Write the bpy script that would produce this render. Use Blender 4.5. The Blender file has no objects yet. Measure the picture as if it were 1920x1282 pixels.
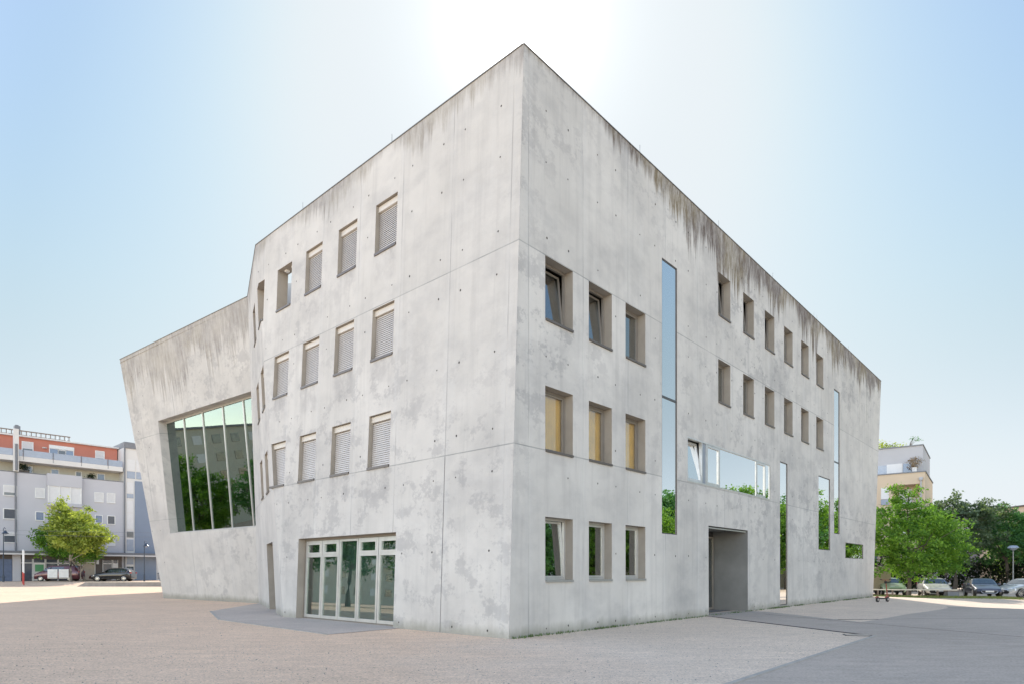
import bpy, math, random
import numpy as np
from mathutils import Vector, Matrix
from mathutils.geometry import delaunay_2d_cdt

R_ = math.radians
scene = bpy.context.scene
col = scene.collection
rnd = random.Random(7)

# ------------------------------------------------------------------ camera, sky, sun
cam = bpy.data.cameras.new('camera')
cam.sensor_width = 36.0
cam.lens = 1180 / 1920 * 36
cam.shift_y = (1072 - 641) / 1920
cam.clip_end = 6000
cam_o = bpy.data.objects.new('camera', cam)
col.objects.link(cam_o)
cam_o.location = (0, 0, 1.6)
cam_o.rotation_euler = (R_(90), 0, 0)
scene.camera = cam_o

SKY_BACK = 2.6
SUN_EL = 41.0      # degrees
SUN_AZ = 0.8       # degrees to the right of +Y
sd = Vector((math.sin(R_(SUN_AZ)) * math.cos(R_(SUN_EL)), math.cos(R_(SUN_AZ)) * math.cos(R_(SUN_EL)), math.sin(R_(SUN_EL))))
world = bpy.data.worlds.new('World')
scene.world = world
world.use_nodes = True
wt = world.node_tree
wt.nodes.clear()
wo = wt.nodes.new('ShaderNodeOutputWorld')
sky = wt.nodes.new('ShaderNodeTexSky')
sky.sky_type = 'NISHITA'
sky.sun_disc = False
sky.sun_elevation = R_(SUN_EL)
sky.sun_rotation = R_(SUN_AZ)
sky.altitude = 200
sky.air_density = 1.0
sky.dust_density = 0.6
sky.ozone_density = 1.6
bg = wt.nodes.new('ShaderNodeBackground')
bg.inputs['Strength'].default_value = 0.12
hs = wt.nodes.new('ShaderNodeHueSaturation')
hs.inputs['Saturation'].default_value = 1.0
# added brightness in the unseen sky behind the camera fills the shaded facades
wtc = wt.nodes.new('ShaderNodeTexCoord')
wsp = wt.nodes.new('ShaderNodeSeparateXYZ')
wt.links.new(wtc.outputs['Generated'], wsp.inputs[0])
mr = wt.nodes.new('ShaderNodeMapRange')
mr.interpolation_type = 'SMOOTHSTEP'
mr.inputs['From Min'].default_value = 0.40
mr.inputs['From Max'].default_value = -0.30
wad = wt.nodes.new('ShaderNodeMath'); wad.operation = 'MULTIPLY_ADD'
wad.inputs[1].default_value = 0.60
wt.links.new(wsp.outputs[0], wad.inputs[0]); wt.links.new(wsp.outputs[1], wad.inputs[2])
wt.links.new(wad.outputs[0], mr.inputs['Value'])
ez = wt.nodes.new('ShaderNodeMapRange')          # low sky is hazier and warmer than the zenith
ez.inputs['From Min'].default_value = 0.0; ez.inputs['From Max'].default_value = 1.0
wt.links.new(wsp.outputs[2], ez.inputs['Value'])
ft = wt.nodes.new('ShaderNodeValToRGB')
ft.color_ramp.interpolation = 'B_SPLINE'
while len(ft.color_ramp.elements) > 1: ft.color_ramp.elements.remove(ft.color_ramp.elements[-1])
for i_, (p_, c_) in enumerate(((0.0, (0.34, 0.42, 0.62)), (0.08, (0.50, 0.45, 0.44)), (0.21, (0.55, 0.44, 0.335)), (0.37, (0.62, 0.565, 0.41)), (0.57, (0.59, 0.61, 0.58)), (0.72, (0.56, 0.59, 0.56)), (1.0, (0.52, 0.60, 0.55)))):
    e_ = ft.color_ramp.elements[0] if i_ == 0 else ft.color_ramp.elements.new(p_)
    e_.position = p_; e_.color = (*c_, 1)
wt.links.new(ez.outputs[0], ft.inputs[0])
def wmul(a, b):
    n = wt.nodes.new('ShaderNodeMix'); n.data_type = 'RGBA'; n.blend_type = 'MULTIPLY'; n.inputs[0].default_value = 1.0
    wt.links.new(a, n.inputs[6])
    if isinstance(b, tuple): n.inputs[7].default_value = (*b, 1)
    else: wt.links.new(b, n.inputs[7])
    return n.outputs[2]
front = wmul(sky.outputs[0], ft.outputs[0])
back = wmul(sky.outputs[0], (SKY_BACK, SKY_BACK * 0.76, SKY_BACK * 0.59))
# the model's aureole is far wider than haze-free air shows: level it off softly ...
sepc = wt.nodes.new('ShaderNodeSeparateXYZ'); wt.links.new(front, sepc.inputs[0])
comb = wt.nodes.new('ShaderNodeCombineXYZ')
for k_, cap_ in enumerate((2.44, 2.62, 2.74)):
    m_ = wt.nodes.new('ShaderNodeMath'); m_.operation = 'SMOOTH_MIN'
    m_.inputs[1].default_value = cap_; m_.inputs[2].default_value = 0.9
    wt.links.new(sepc.outputs[k_], m_.inputs[0]); wt.links.new(m_.outputs[0], comb.inputs[k_])
# ... and add the tight bright one round the sun
dt = wt.nodes.new('ShaderNodeVectorMath'); dt.operation = 'DOT_PRODUCT'
nv = wt.nodes.new('ShaderNodeVectorMath'); nv.operation = 'NORMALIZE'
wt.links.new(wtc.outputs['Generated'], nv.inputs[0]); wt.links.new(nv.outputs[0], dt.inputs[0])
dt.inputs[1].default_value = tuple(sd)
pos_ = wt.nodes.new('ShaderNodeMath'); pos_.operation = 'MAXIMUM'; pos_.inputs[1].default_value = 0.0
wt.links.new(dt.outputs['Value'], pos_.inputs[0])
acc = None
for p_, a_ in ((900, 12.0), (140, 0.9)):
    q1 = wt.nodes.new('ShaderNodeMath'); q1.operation = 'POWER'; q1.inputs[1].default_value = p_
    wt.links.new(pos_.outputs[0], q1.inputs[0])
    q2 = wt.nodes.new('ShaderNodeMath'); q2.operation = 'MULTIPLY_ADD'; q2.inputs[1].default_value = a_; q2.inputs[2].default_value = 0.0
    wt.links.new(q1.outputs[0], q2.inputs[0])
    if acc is not None: wt.links.new(acc, q2.inputs[2])
    acc = q2.outputs[0]
gl_ = wt.nodes.new('ShaderNodeVectorMath'); gl_.operation = 'SCALE'; gl_.inputs[0].default_value = (1.0, 0.97, 0.92)
wt.links.new(acc, gl_.inputs['Scale'])
ad_ = wt.nodes.new('ShaderNodeVectorMath'); ad_.operation = 'ADD'
wt.links.new(comb.outputs[0], ad_.inputs[0]); wt.links.new(gl_.outputs[0], ad_.inputs[1])
cl = wt.nodes.new('ShaderNodeMix'); cl.data_type = 'RGBA'
wt.links.new(mr.outputs[0], cl.inputs[0]); wt.links.new(ad_.outputs[0], cl.inputs[6]); wt.links.new(back, cl.inputs[7])
wt.links.new(cl.outputs[2], hs.inputs['Color'])
wt.links.new(hs.outputs[0], bg.inputs['Color'])
wt.links.new(bg.outputs[0], wo.inputs['Surface'])

sl = bpy.data.lights.new('sun', 'SUN')
sl.energy = 1.9
sl.angle = R_(0.5)
sl.color = (1.0, 0.93, 0.84)
so = bpy.data.objects.new('sun', sl)
col.objects.link(so)
so.rotation_euler = sd.to_track_quat('Z', 'Y').to_euler()

scene.view_settings.view_transform = 'Standard'
scene.view_settings.look = 'None'
scene.view_settings.exposure = 1.5
scene.view_settings.gamma = 1.0
scene.cycles.max_bounces = 8
scene.cycles.diffuse_bounces = 4
scene.cycles.transparent_max_bounces = 16
scene.cycles.use_denoising = True

# ------------------------------------------------------------------ helpers
def tag(o, label=None, cat=None, group=None, kind=None):
    if label: o['label'] = label
    if cat: o['category'] = cat
    if group: o['group'] = group
    if kind: o['kind'] = kind
    return o

def thing(name, label, cat, loc=(0, 0, 0), rz=0.0, group=None):
    o = bpy.data.objects.new(name, None)
    o.empty_display_size = 0.3
    col.objects.link(o)
    o.location = loc
    o.rotation_euler = (0, 0, rz)
    return tag(o, label, cat, group)

def copy_tree(o, loc=None, rz=None, scale=None, label=None, group=None, parent=None):
    kids = [c for c in bpy.data.objects if c.parent == o]
    c = o.copy()
    col.objects.link(c)
    if parent: c.parent = parent
    if loc is not None: c.location = loc
    if rz is not None: c.rotation_euler = (0, 0, rz)
    if scale is not None: c.scale = scale if hasattr(scale, '__len__') else (scale,) * 3
    if label: c['label'] = label
    if group: c['group'] = group
    for k in kids: copy_tree(k, parent=c)
    return c

def mat(name):
    m = bpy.data.materials.new(name)
    m.use_nodes = True
    nt = m.node_tree
    nt.nodes.clear()
    out = nt.nodes.new('ShaderNodeOutputMaterial')
    return m, nt, out

def node(nt, t, **kw):
    n = nt.nodes.new(t)
    for k, v in kw.items():
        if k.startswith('i_'):
            n.inputs[k[2:].replace('_', ' ')].default_value = v
        else:
            setattr(n, k, v)
    return n

def L_(nt, a, b): nt.links.new(a, b)

def math_n(nt, op, a, b=None, c=None, clamp=False):
    n = nt.nodes.new('ShaderNodeMath')
    n.operation = op
    n.use_clamp = clamp
    for i, x in enumerate((a, b, c)):
        if x is None: continue
        if isinstance(x, (int, float)): n.inputs[i].default_value = x
        else: nt.links.new(x, n.inputs[i])
    return n.outputs[0]

def mixc(nt, fac, a, b, blend='MIX'):
    n = nt.nodes.new('ShaderNodeMix')
    n.data_type = 'RGBA'
    n.blend_type = blend
    for i, x in ((0, fac), (6, a), (7, b)):
        if isinstance(x, (int, float)): n.inputs[i].default_value = x
        elif isinstance(x, tuple): n.inputs[i].default_value = (*x, 1) if len(x) == 3 else x
        else: nt.links.new(x, n.inputs[i])
    return n.outputs[2]

def ramp(nt, fac, stops):
    n = nt.nodes.new('ShaderNodeValToRGB')
    el = n.color_ramp.elements
    while len(el) > 1: el.remove(el[-1])
    for i, (p, c) in enumerate(stops):
        e = el[0] if i == 0 else el.new(p)
        e.position = p
        e.color = (*c, 1) if hasattr(c, '__len__') else (c, c, c, 1)
    nt.links.new(fac, n.inputs[0])
    return n.outputs[0]

def noise(nt, vec, scale, detail=4, rough=0.55, dist=0.0):
    n = nt.nodes.new('ShaderNodeTexNoise')
    n.inputs['Scale'].default_value = scale
    n.inputs['Detail'].default_value = detail
    n.inputs['Roughness'].default_value = rough
    n.inputs['Distortion'].default_value = dist
    if vec is not None: nt.links.new(vec, n.inputs['Vector'])
    return n.outputs[0]

def mapping(nt, vec, scale=(1, 1, 1), loc=(0, 0, 0)):
    n = nt.nodes.new('ShaderNodeMapping')
    n.inputs['Scale'].default_value = scale
    n.inputs['Location'].default_value = loc
    nt.links.new(vec, n.inputs['Vector'])
    return n.outputs[0]

def plain(name, c, rough=0.6, metal=0.0, var=0.08, vscale=3.0, spec=0.5, coat=0.0):
    m, nt, out = mat(name)
    b = node(nt, 'ShaderNodeBsdfPrincipled')
    b.inputs['Roughness'].default_value = rough
    b.inputs['Metallic'].default_value = metal
    b.inputs['Specular IOR Level'].default_value = spec
    b.inputs['Coat Weight'].default_value = coat
    tc = node(nt, 'ShaderNodeTexCoord')
    n = noise(nt, tc.outputs['Object'], vscale, 5)
    c2 = mixc(nt, 1.0, c, ramp(nt, n, [(0.3, 1 - var), (0.7, 1 + var)]), 'MULTIPLY')
    L_(nt, c2, b.inputs['Base Color'])
    L_(nt, b.outputs[0], out.inputs[0])
    return m

def glassm(name, fac, tint=(0.8, 0.85, 0.85), gl=(0.9, 0.95, 0.95), rough=0.0, wav=0.0):
    m, nt, out = mat(name)
    t = node(nt, 'ShaderNodeBsdfTransparent')
    t.inputs[0].default_value = (*tint, 1)
    g = node(nt, 'ShaderNodeBsdfGlossy')
    g.inputs['Color'].default_value = (*gl, 1)
    g.inputs['Roughness'].default_value = rough
    if wav:
        tc = node(nt, 'ShaderNodeTexCoord')
        bp = node(nt, 'ShaderNodeBump')
        bp.inputs['Strength'].default_value = wav
        bp.inputs['Distance'].default_value = 0.01
        L_(nt, noise(nt, tc.outputs['Object'], 0.7, 1), bp.inputs['Height'])
        L_(nt, bp.outputs[0], g.inputs['Normal'])
    lw = node(nt, 'ShaderNodeLayerWeight')
    lw.inputs[0].default_value = 0.30
    f = math_n(nt, 'MULTIPLY_ADD', math_n(nt, 'POWER', lw.outputs['Facing'], 2.0), 1 - fac, fac, clamp=True)
    mx = node(nt, 'ShaderNodeMixShader')
    L_(nt, f, mx.inputs[0]); L_(nt, t.outputs[0], mx.inputs[1]); L_(nt, g.outputs[0], mx.inputs[2])
    L_(nt, mx.outputs[0], out.inputs[0])
    return m

class M:
    """collects faces; build() links ONE mesh object"""
    def __init__(s): s.v = []; s.f = []; s.mi = []; s.uv = []; s.uv2 = []
    def face(s, pts, mi=0, uv=None, uv2=None):
        i = len(s.v)
        s.v += [tuple(p) for p in pts]
        s.f.append(tuple(range(i, i + len(pts))))
        s.mi.append(mi)
        s.uv.append(uv or [(0, 0)] * len(pts))
        s.uv2.append(uv2 or [(0.5, 0.5)] * len(pts))
        return s
    def hexa(s, p, mi=0):
        for q in ((0, 3, 2, 1), (4, 5, 6, 7), (0, 1, 5, 4), (1, 2, 6, 5), (2, 3, 7, 6), (3, 0, 4, 7)):
            s.face([p[k] for k in q], mi)
        return s
    def box(s, x0, x1, y0, y1, z0, z1, mi=0):
        return s.hexa([(x0, y0, z0), (x1, y0, z0), (x1, y1, z0), (x0, y1, z0), (x0, y0, z1), (x1, y0, z1), (x1, y1, z1), (x0, y1, z1)], mi)
    def fbox(s, pl, a0, a1, b0, b1, c0, c1, mi=0):
        return s.hexa([pl.P(a0, b0, c0), pl.P(a1, b0, c0), pl.P(a1, b0, c1), pl.P(a0, b0, c1), pl.P(a0, b1, c0), pl.P(a1, b1, c0), pl.P(a1, b1, c1), pl.P(a0, b1, c1)], mi)
    def tube(s, path, rad, n=8, mi=0, cap=True):
        rings = []
        path = [Vector(p) for p in path]
        if not hasattr(rad, '__len__'): rad = [rad] * len(path)
        for i, p in enumerate(path):
            d = (path[min(i + 1, len(path) - 1)] - path[max(i - 1, 0)]).normalized()
            q = d.to_track_quat('Z', 'Y')
            rings.append([p + q @ Vector((math.cos(2 * math.pi * k / n) * rad[i], math.sin(2 * math.pi * k / n) * rad[i], 0)) for k in range(n)])
        for a, b in zip(rings, rings[1:]):
            for k in range(n):
                s.face([a[k], a[(k + 1) % n], b[(k + 1) % n], b[k]], mi)
        if cap:
            s.face(rings[0][::-1], mi); s.face(rings[-1], mi)
        return s
    def lathe(s, prof, c=(0, 0, 0), n=16, mi=0, axis='z'):
        def pt(r, h, k):
            x, y = r * math.cos(2 * math.pi * k / n), r * math.sin(2 * math.pi * k / n)
            p = (x, y, h) if axis == 'z' else (x, h, y)
            return (p[0] + c[0], p[1] + c[1], p[2] + c[2])
        for (r0, h0), (r1, h1) in zip(prof, prof[1:]):
            for k in range(n):
                q = [pt(r0, h0, k), pt(r0, h0, k + 1), pt(r1, h1, k + 1), pt(r1, h1, k)]
                if r0 < 1e-6: q = q[1:]
                elif r1 < 1e-6: q = q[:3]
                s.face(q, mi)
        return s
    def build(s, name, mats, parent=None, smooth=False, world=True, bevel=0.0):
        me = bpy.data.meshes.new(name)
        off = np.array(parent_world(parent) if (parent is not None and world) else (0, 0, 0), dtype=float)
        vs = np.array(s.v, dtype=float) - off
        me.from_pydata(vs.tolist(), [], s.f)
        if not isinstance(mats, (list, tuple)): mats = [mats]
        for m in mats: me.materials.append(m)
        me.polygons.foreach_set('material_index', s.mi)
        if any(u != [(0, 0)] * len(u) for u in s.uv):
            a = me.uv_layers.new(name='UVMap'); b = me.uv_layers.new(name='panel')
            a.data.foreach_set('uv', [x for u in s.uv for p in u for x in p])
            b.data.foreach_set('uv', [x for u in s.uv2 for p in u for x in p])
        if smooth:
            import bmesh
            bm = bmesh.new(); bm.from_mesh(me)
            bmesh.ops.remove_doubles(bm, verts=bm.verts, dist=0.0005)
            bmesh.ops.recalc_face_normals(bm, faces=bm.faces)
            bm.to_mesh(me); bm.free()
            me.polygons.foreach_set('use_smooth', [True] * len(me.polygons))
            try: me.set_sharp_from_angle(angle=R_(38))
            except Exception: pass
        me.update()
        o = bpy.data.objects.new(name, me)
        col.objects.link(o)
        if parent is not None: o.parent = parent
        if bevel:
            md = o.modifiers.new('b', 'BEVEL'); md.width = bevel; md.segments = 2; md.limit_method = 'ANGLE'
        return o

def parent_world(p):
    x = Vector((0, 0, 0))
    while p is not None:
        x += Vector(p.location); p = p.parent
    return tuple(x)

class Pl:
    """a facade plane: a along it, b up within it, c outwards"""
    def __init__(s, O, d, up, n):
        s.O, s.d, s.up, s.n = (np.array(v, dtype=float) for v in (O, d, up, n))
    def P(s, a, b, c=0.0): return tuple(s.O + s.d * a + s.up * b + s.n * c)
    def co(s, p):
        q = np.array(p) - s.O
        return float(q @ s.d), float(q @ s.up)

FR = Pl((-.083, 15.104, 0), (.6724, .7402, 0), (0, 0, 1), (.7402, -.6724, 0))          # right facade, upright
FL = Pl((-.083, 15.104, 0), (-.7392, .6735, 0), (.0255, .0280, .9993), (-.6730, -.7386, .0378))   # left facade, leans back
FF = Pl((-8.171, 22.474, .019), (-.4399, .8981, 0), (-.0423, -.0207, .9989), (-.8971, -.4394, -.0471))  # narrow facet
FW = Pl((-13.109, 32.553, .055), (-.7957, .6057, 0), (-.0767, -.1008, .9919), (-.6009, -.7893, -.1267))  # wing, leans out

def inter(p1, c1, p2, c2, z):
    A = np.array([p1.n[:2], p2.n[:2]])
    q1 = np.array(p1.P(0, 0, c1)); q2 = np.array(p2.P(0, 0, c2))
    rhs = [p1.n @ q1 - p1.n[2] * z, p2.n @ q2 - p2.n[2] * z]
    s = np.linalg.solve(A, rhs)
    return (float(s[0]), float(s[1]), z)

# ------------------------------------------------------------------ materials
def concrete(name, stain=0.5, slen=1.0, grey=0.5, seed=0.0, base=(0.46, 0.45, 0.43), ustart=-50.0, sills=False):
    m, nt, out = mat(name)
    b = node(nt, 'ShaderNodeBsdfPrincipled')
    b.inputs['Roughness'].default_value = 0.82
    b.inputs['Specular IOR Level'].default_value = 0.3
    uv = node(nt, 'ShaderNodeUVMap', uv_map='UVMap').outputs[0]
    pv = node(nt, 'ShaderNodeUVMap', uv_map='panel').outputs[0]
    uvo = mapping(nt, uv, loc=(seed, seed * 0.37, seed * 0.7))
    sp = node(nt, 'ShaderNodeSeparateXYZ'); L_(nt, uv, sp.inputs[0])
    spp = node(nt, 'ShaderNodeSeparateXYZ'); L_(nt, pv, spp.inputs[0])
    # cloudy tone of the pour
    c = mixc(nt, ramp(nt, noise(nt, uvo, 0.35, 6, 0.6), [(0.35, 0), (0.65, 1)]), tuple(x * 0.90 for x in base), tuple(x * 1.06 for x in base))
    c = mixc(nt, math_n(nt, 'MULTIPLY', ramp(nt, noise(nt, mapping(nt, uvo, (0.8, 1.2, 1)), 1.1, 9, 0.62), [(0.48, 0), (0.75, 1)]), 0.34 * grey, clamp=True), c, (0.27, 0.27, 0.275))
    # dark cloud patches, ragged
    pm = ramp(nt, noise(nt, mapping(nt, uvo, (0.8, 1.1, 1)), 0.36, 9, 0.66), [(0.52, 0), (0.70, 1)])
    c = mixc(nt, math_n(nt, 'MULTIPLY', pm, 0.36 * grey), c, (0.25, 0.25, 0.26))
    big = ramp(nt, noise(nt, mapping(nt, uvo, (0.10, 0.14, 1), (7, 7, 0)), 1.0, 3), [(0.42, 0), (0.58, 1)])
    rgd = ramp(nt, noise(nt, mapping(nt, uvo, (0.9, 1.0, 1), (13, 1, 0)), 1.3, 12, 0.76), [(0.515, 0), (0.565, 1)])
    c = mixc(nt, math_n(nt, 'MULTIPLY', math_n(nt, 'MULTIPLY', rgd, big), 0.50 * grey), c, (0.27, 0.265, 0.27))
    if sills:
        msk = None
        for zr in (4.72, 8.06, 11.34):
            dz = math_n(nt, 'SUBTRACT', zr, sp.outputs[1])
            on = math_n(nt, 'MULTIPLY', math_n(nt, 'GREATER_THAN', dz, -0.02), ramp(nt, dz, [(0.0, 1), (0.85, 0.55), (1.0, 0)]))
            msk = on if msk is None else math_n(nt, 'MAXIMUM', msk, on)
        fa = math_n(nt, 'FRACT', math_n(nt, 'DIVIDE', math_n(nt, 'SUBTRACT', sp.outputs[0], 44.85), 2.087))
        win_ = ramp(nt, fa, [(0.0, 0), (0.12, 1), (0.50, 1), (0.66, 0)])
        rg2 = ramp(nt, noise(nt, mapping(nt, uvo, (1.0, 0.7, 1), (3, 9, 0)), 1.5, 10, 0.72), [(0.42, 0), (0.60, 1)])
        lim = math_n(nt, 'MULTIPLY', math_n(nt, 'GREATER_THAN', sp.outputs[0], 44.7), math_n(nt, 'LESS_THAN', sp.outputs[0], 53.0))
        c = mixc(nt, math_n(nt, 'MULTIPLY', math_n(nt, 'MULTIPLY', math_n(nt, 'MULTIPLY', msk, win_), rg2), math_n(nt, 'MULTIPLY', lim, 0.5)), c, (0.29, 0.28, 0.28))
    # pale bloom
    pb = ramp(nt, noise(nt, mapping(nt, uvo, loc=(40, 3, 0)), 0.7, 9, 0.7), [(0.55, 0), (0.74, 1)])
    c = mixc(nt, math_n(nt, 'MULTIPLY', pb, 0.35), c, (0.58, 0.57, 0.55))
    # board / sheet joints
    pf = math_n(nt, 'FRACT', spp.outputs[0])
    pd = math_n(nt, 'ABSOLUTE', math_n(nt, 'SUBTRACT', pf, 0.5))
    vline = ramp(nt, pd, [(0.490, 0), (0.497, 1)])
    vn = ramp(nt, noise(nt, mapping(nt, uvo, (2.0, 0.6, 1)), 0.6, 3), [(0.45, 0), (0.62, 1)])
    vl = math_n(nt, 'MULTIPLY', math_n(nt, 'MULTIPLY', vline, vn), 0.75)
    c = mixc(nt, vl, c, (0.30, 0.29, 0.28))
    # faint light band along a joint
    bandm = ramp(nt, pd, [(0.42, 0), (0.47, 1), (0.5, 0.3)])
    c = mixc(nt, math_n(nt, 'MULTIPLY', bandm, 0.22), c, (0.55, 0.545, 0.53))
    hl = None
    for z, w in ((4.735, 0.022), (9.72, 0.022)):
        dd = math_n(nt, 'ABSOLUTE', math_n(nt, 'SUBTRACT', sp.outputs[1], z))
        l = math_n(nt, 'LESS_THAN', dd, w * 0.7)
        hl = l if hl is None else math_n(nt, 'MAXIMUM', hl, l)
    hn = ramp(nt, noise(nt, mapping(nt, uvo, (1, 6, 1)), 0.8, 3), [(0.3, 0.35), (0.6, 1)])
    c = mixc(nt, math_n(nt, 'MULTIPLY', math_n(nt, 'MULTIPLY', hl, hn), 0.75), c, (0.24, 0.25, 0.24))
    # panel tint per pour field
    wn = node(nt, 'ShaderNodeTexWhiteNoise', noise_dimensions='2D')
    cm = node(nt, 'ShaderNodeCombineXYZ')
    L_(nt, math_n(nt, 'FLOOR', spp.outputs[0]), cm.inputs[0])
    L_(nt, math_n(nt, 'FLOOR', math_n(nt, 'DIVIDE', math_n(nt, 'SUBTRACT', sp.outputs[1], 4.735), 4.985)), cm.inputs[1])
    L_(nt, cm.outputs[0], wn.inputs['Vector'])
    c = mixc(nt, 0.5, c, mixc(nt, 1.0, c, ramp(nt, wn.outputs['Value'], [(0, 0.9), (1, 1.08)]), 'MULTIPLY'))
    # vertical run streaks
    st = noise(nt, mapping(nt, uvo, (3.2, 0.16, 1)), 1.0, 7, 0.7)
    stm = ramp(nt, st, [(0.50, 0), (0.66, 1)])
    c = mixc(nt, math_n(nt, 'MULTIPLY', stm, 0.12 + 0.12 * stain), c, (0.28, 0.275, 0.27))
    stl = ramp(nt, noise(nt, mapping(nt, uvo, (4.5, 0.12, 1), (9, 2, 0)), 1.0, 6, 0.7), [(0.55, 0), (0.68, 1)])
    c = mixc(nt, math_n(nt, 'MULTIPLY', stl, 0.16), c, (0.56, 0.555, 0.54))
    # soot and lichen running down from the coping
    dtop = math_n(nt, 'SUBTRACT', 14.6, sp.outputs[1])
    env = ramp(nt, noise(nt, mapping(nt, uvo, (0.28, 0.0, 1)), 1.0, 3, 0.6), [(0.30, 0.15), (0.58, 1)])
    grow = math_n(nt, 'MULTIPLY', math_n(nt, 'SUBTRACT', sp.outputs[0], ustart), 0.16, clamp=True)
    env = math_n(nt, 'MULTIPLY', env, math_n(nt, 'MULTIPLY_ADD', grow, 0.85, 0.15))
    dr = noise(nt, mapping(nt, uvo, (4.2, 0.10, 1), (3, 0, 0)), 1.0, 7, 0.78)
    ln = math_n(nt, 'MULTIPLY', math_n(nt, 'MULTIPLY', math_n(nt, 'POWER', ramp(nt, dr, [(0.25, 0.10), (0.72, 1)]), 1.3), env), 3.6 * slen)
    sm = math_n(nt, 'MULTIPLY', math_n(nt, 'SUBTRACT', ln, dtop), 2.4, clamp=True)
    rag = ramp(nt, noise(nt, mapping(nt, uvo, (5, 0.9, 1)), 1.2, 7, 0.8), [(0.34, 0.25), (0.60, 1)])
    sm = math_n(nt, 'MULTIPLY', math_n(nt, 'MULTIPLY', sm, rag), stain, clamp=True)
    sc = mixc(nt, ramp(nt, noise(nt, uvo, 0.5, 3), [(0.45, 0), (0.6, 1)]), (0.125, 0.10, 0.085), (0.19, 0.155, 0.10))
    c = mixc(nt, sm, c, sc)
    # damp foot
    ft = math_n(nt, 'SUBTRACT', math_n(nt, 'MULTIPLY', noise(nt, mapping(nt, uvo, (1.5, 0.5, 1)), 1.5, 6, 0.7), 0.62), sp.outputs[1])
    c = mixc(nt, math_n(nt, 'MULTIPLY', math_n(nt, 'MULTIPLY', ft, 4.0, clamp=True), 0.55), c, (0.20, 0.20, 0.15))
    # pores
    po = node(nt, 'ShaderNodeTexVoronoi', feature='F1'); po.inputs['Scale'].default_value = 9.0
    L_(nt, uvo, po.inputs['Vector'])
    pp = ramp(nt, po.outputs['Distance'], [(0.035, 1), (0.06, 0)])
    pn = ramp(nt, noise(nt, uvo, 0.8, 2), [(0.5, 0), (0.6, 1)])
    c = mixc(nt, math_n(nt, 'MULTIPLY', math_n(nt, 'MULTIPLY', pp, pn), 0.6), c, (0.15, 0.15, 0.15))
    L_(nt, c, b.inputs['Base Color'])
    bp = node(nt, 'ShaderNodeBump')
    bp.inputs['Strength'].default_value = 0.35; bp.inputs['Distance'].default_value = 0.02
    hgt = math_n(nt, 'SUBTRACT', math_n(nt, 'SUBTRACT', noise(nt, uvo, 5, 8, 0.6), hl), vline)
    L_(nt, hgt, bp.inputs['Height']); L_(nt, bp.outputs[0], b.inputs['Normal'])
    L_(nt, b.outputs[0], out.inputs[0])
    return m

CB = (0.575, 0.555, 0.52)
m_conR = concrete('concrete_right', 1.05, 1.0, 0.95, 3.0, CB, 3.0)
m_conL = concrete('concrete_left', 0.55, 0.42, 0.75, 21.0, CB, sills=True)
m_conF = concrete('concrete_facet', 0.6, 0.7, 0.5, 55.0, CB)
m_conW = concrete('concrete_wing', 0.5, 1.6, 0.75, 80.0, CB)
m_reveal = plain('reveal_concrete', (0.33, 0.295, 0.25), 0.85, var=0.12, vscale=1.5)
m_entry = plain('entrance_recess_shade', (0.20, 0.20, 0.19), 0.8, var=0.2, vscale=0.9)  # shade of the deep entrance recess painted into its concrete as dark grey
m_tie = plain('tie_hole', (0.06, 0.055, 0.05), 0.9)
m_patch = plain('joint_sealant', (0.10, 0.10, 0.10), 0.8)
m_cope = plain('coping_metal', (0.16, 0.15, 0.14), 0.5, 0.4)
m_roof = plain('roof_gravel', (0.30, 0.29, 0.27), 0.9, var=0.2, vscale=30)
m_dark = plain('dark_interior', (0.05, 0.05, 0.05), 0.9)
m_floor = plain('interior_floor', (0.18, 0.17, 0.16), 0.8)
m_frame = plain('taupe_window_frame', (0.26, 0.235, 0.205), 0.45, 0.3)
m_aluf = plain('light_aluminium_frame', (0.58, 0.58, 0.56), 0.35, 0.5)
m_dframe = plain('dark_glazing_edge', (0.10, 0.10, 0.10), 0.4, 0.4)
m_sill = plain('dark_bronze_sill', (0.16, 0.14, 0.125), 0.45, 0.5)
m_sillg = plain('grey_metal_sill', (0.36, 0.36, 0.34), 0.45, 0.4)
m_blind = plain('blind_slats', (0.62, 0.59, 0.56), 0.5, 0.2, 0.05)
m_bhead = plain('blind_box', (0.62, 0.58, 0.52), 0.5, 0.1, 0.04)
m_gwin = glassm('window_glass', 0.30, (0.55, 0.58, 0.55), (0.9, 0.93, 0.95))
m_gamb = glassm('clear_glass', 0.13, (0.92, 0.92, 0.90), (0.9, 0.93, 0.95))
m_gtall = glassm('mirror_coated_glass', 0.90, (0.7, 0.8, 0.8), (0.99, 0.98, 0.97), wav=0.04)
m_gwing = glassm('green_tinted_glass', 0.27, (0.34, 0.46, 0.40), (0.60, 0.70, 0.69), wav=0.05)
m_gdoor = glassm('door_glass', 0.16, (0.50, 0.60, 0.58), (0.86, 0.93, 0.93), wav=0.03)
m_cream = plain('amber_curtain', (0.85, 0.56, 0.14), 0.9, var=0.1, vscale=2)
m_frost = plain('frosted_film', (0.66, 0.70, 0.70), 0.7)
m_white = plain('white_paint', (0.75, 0.75, 0.73), 0.5)
m_greypan = plain('blue_grey_panel', (0.24, 0.27, 0.31), 0.4)

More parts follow.
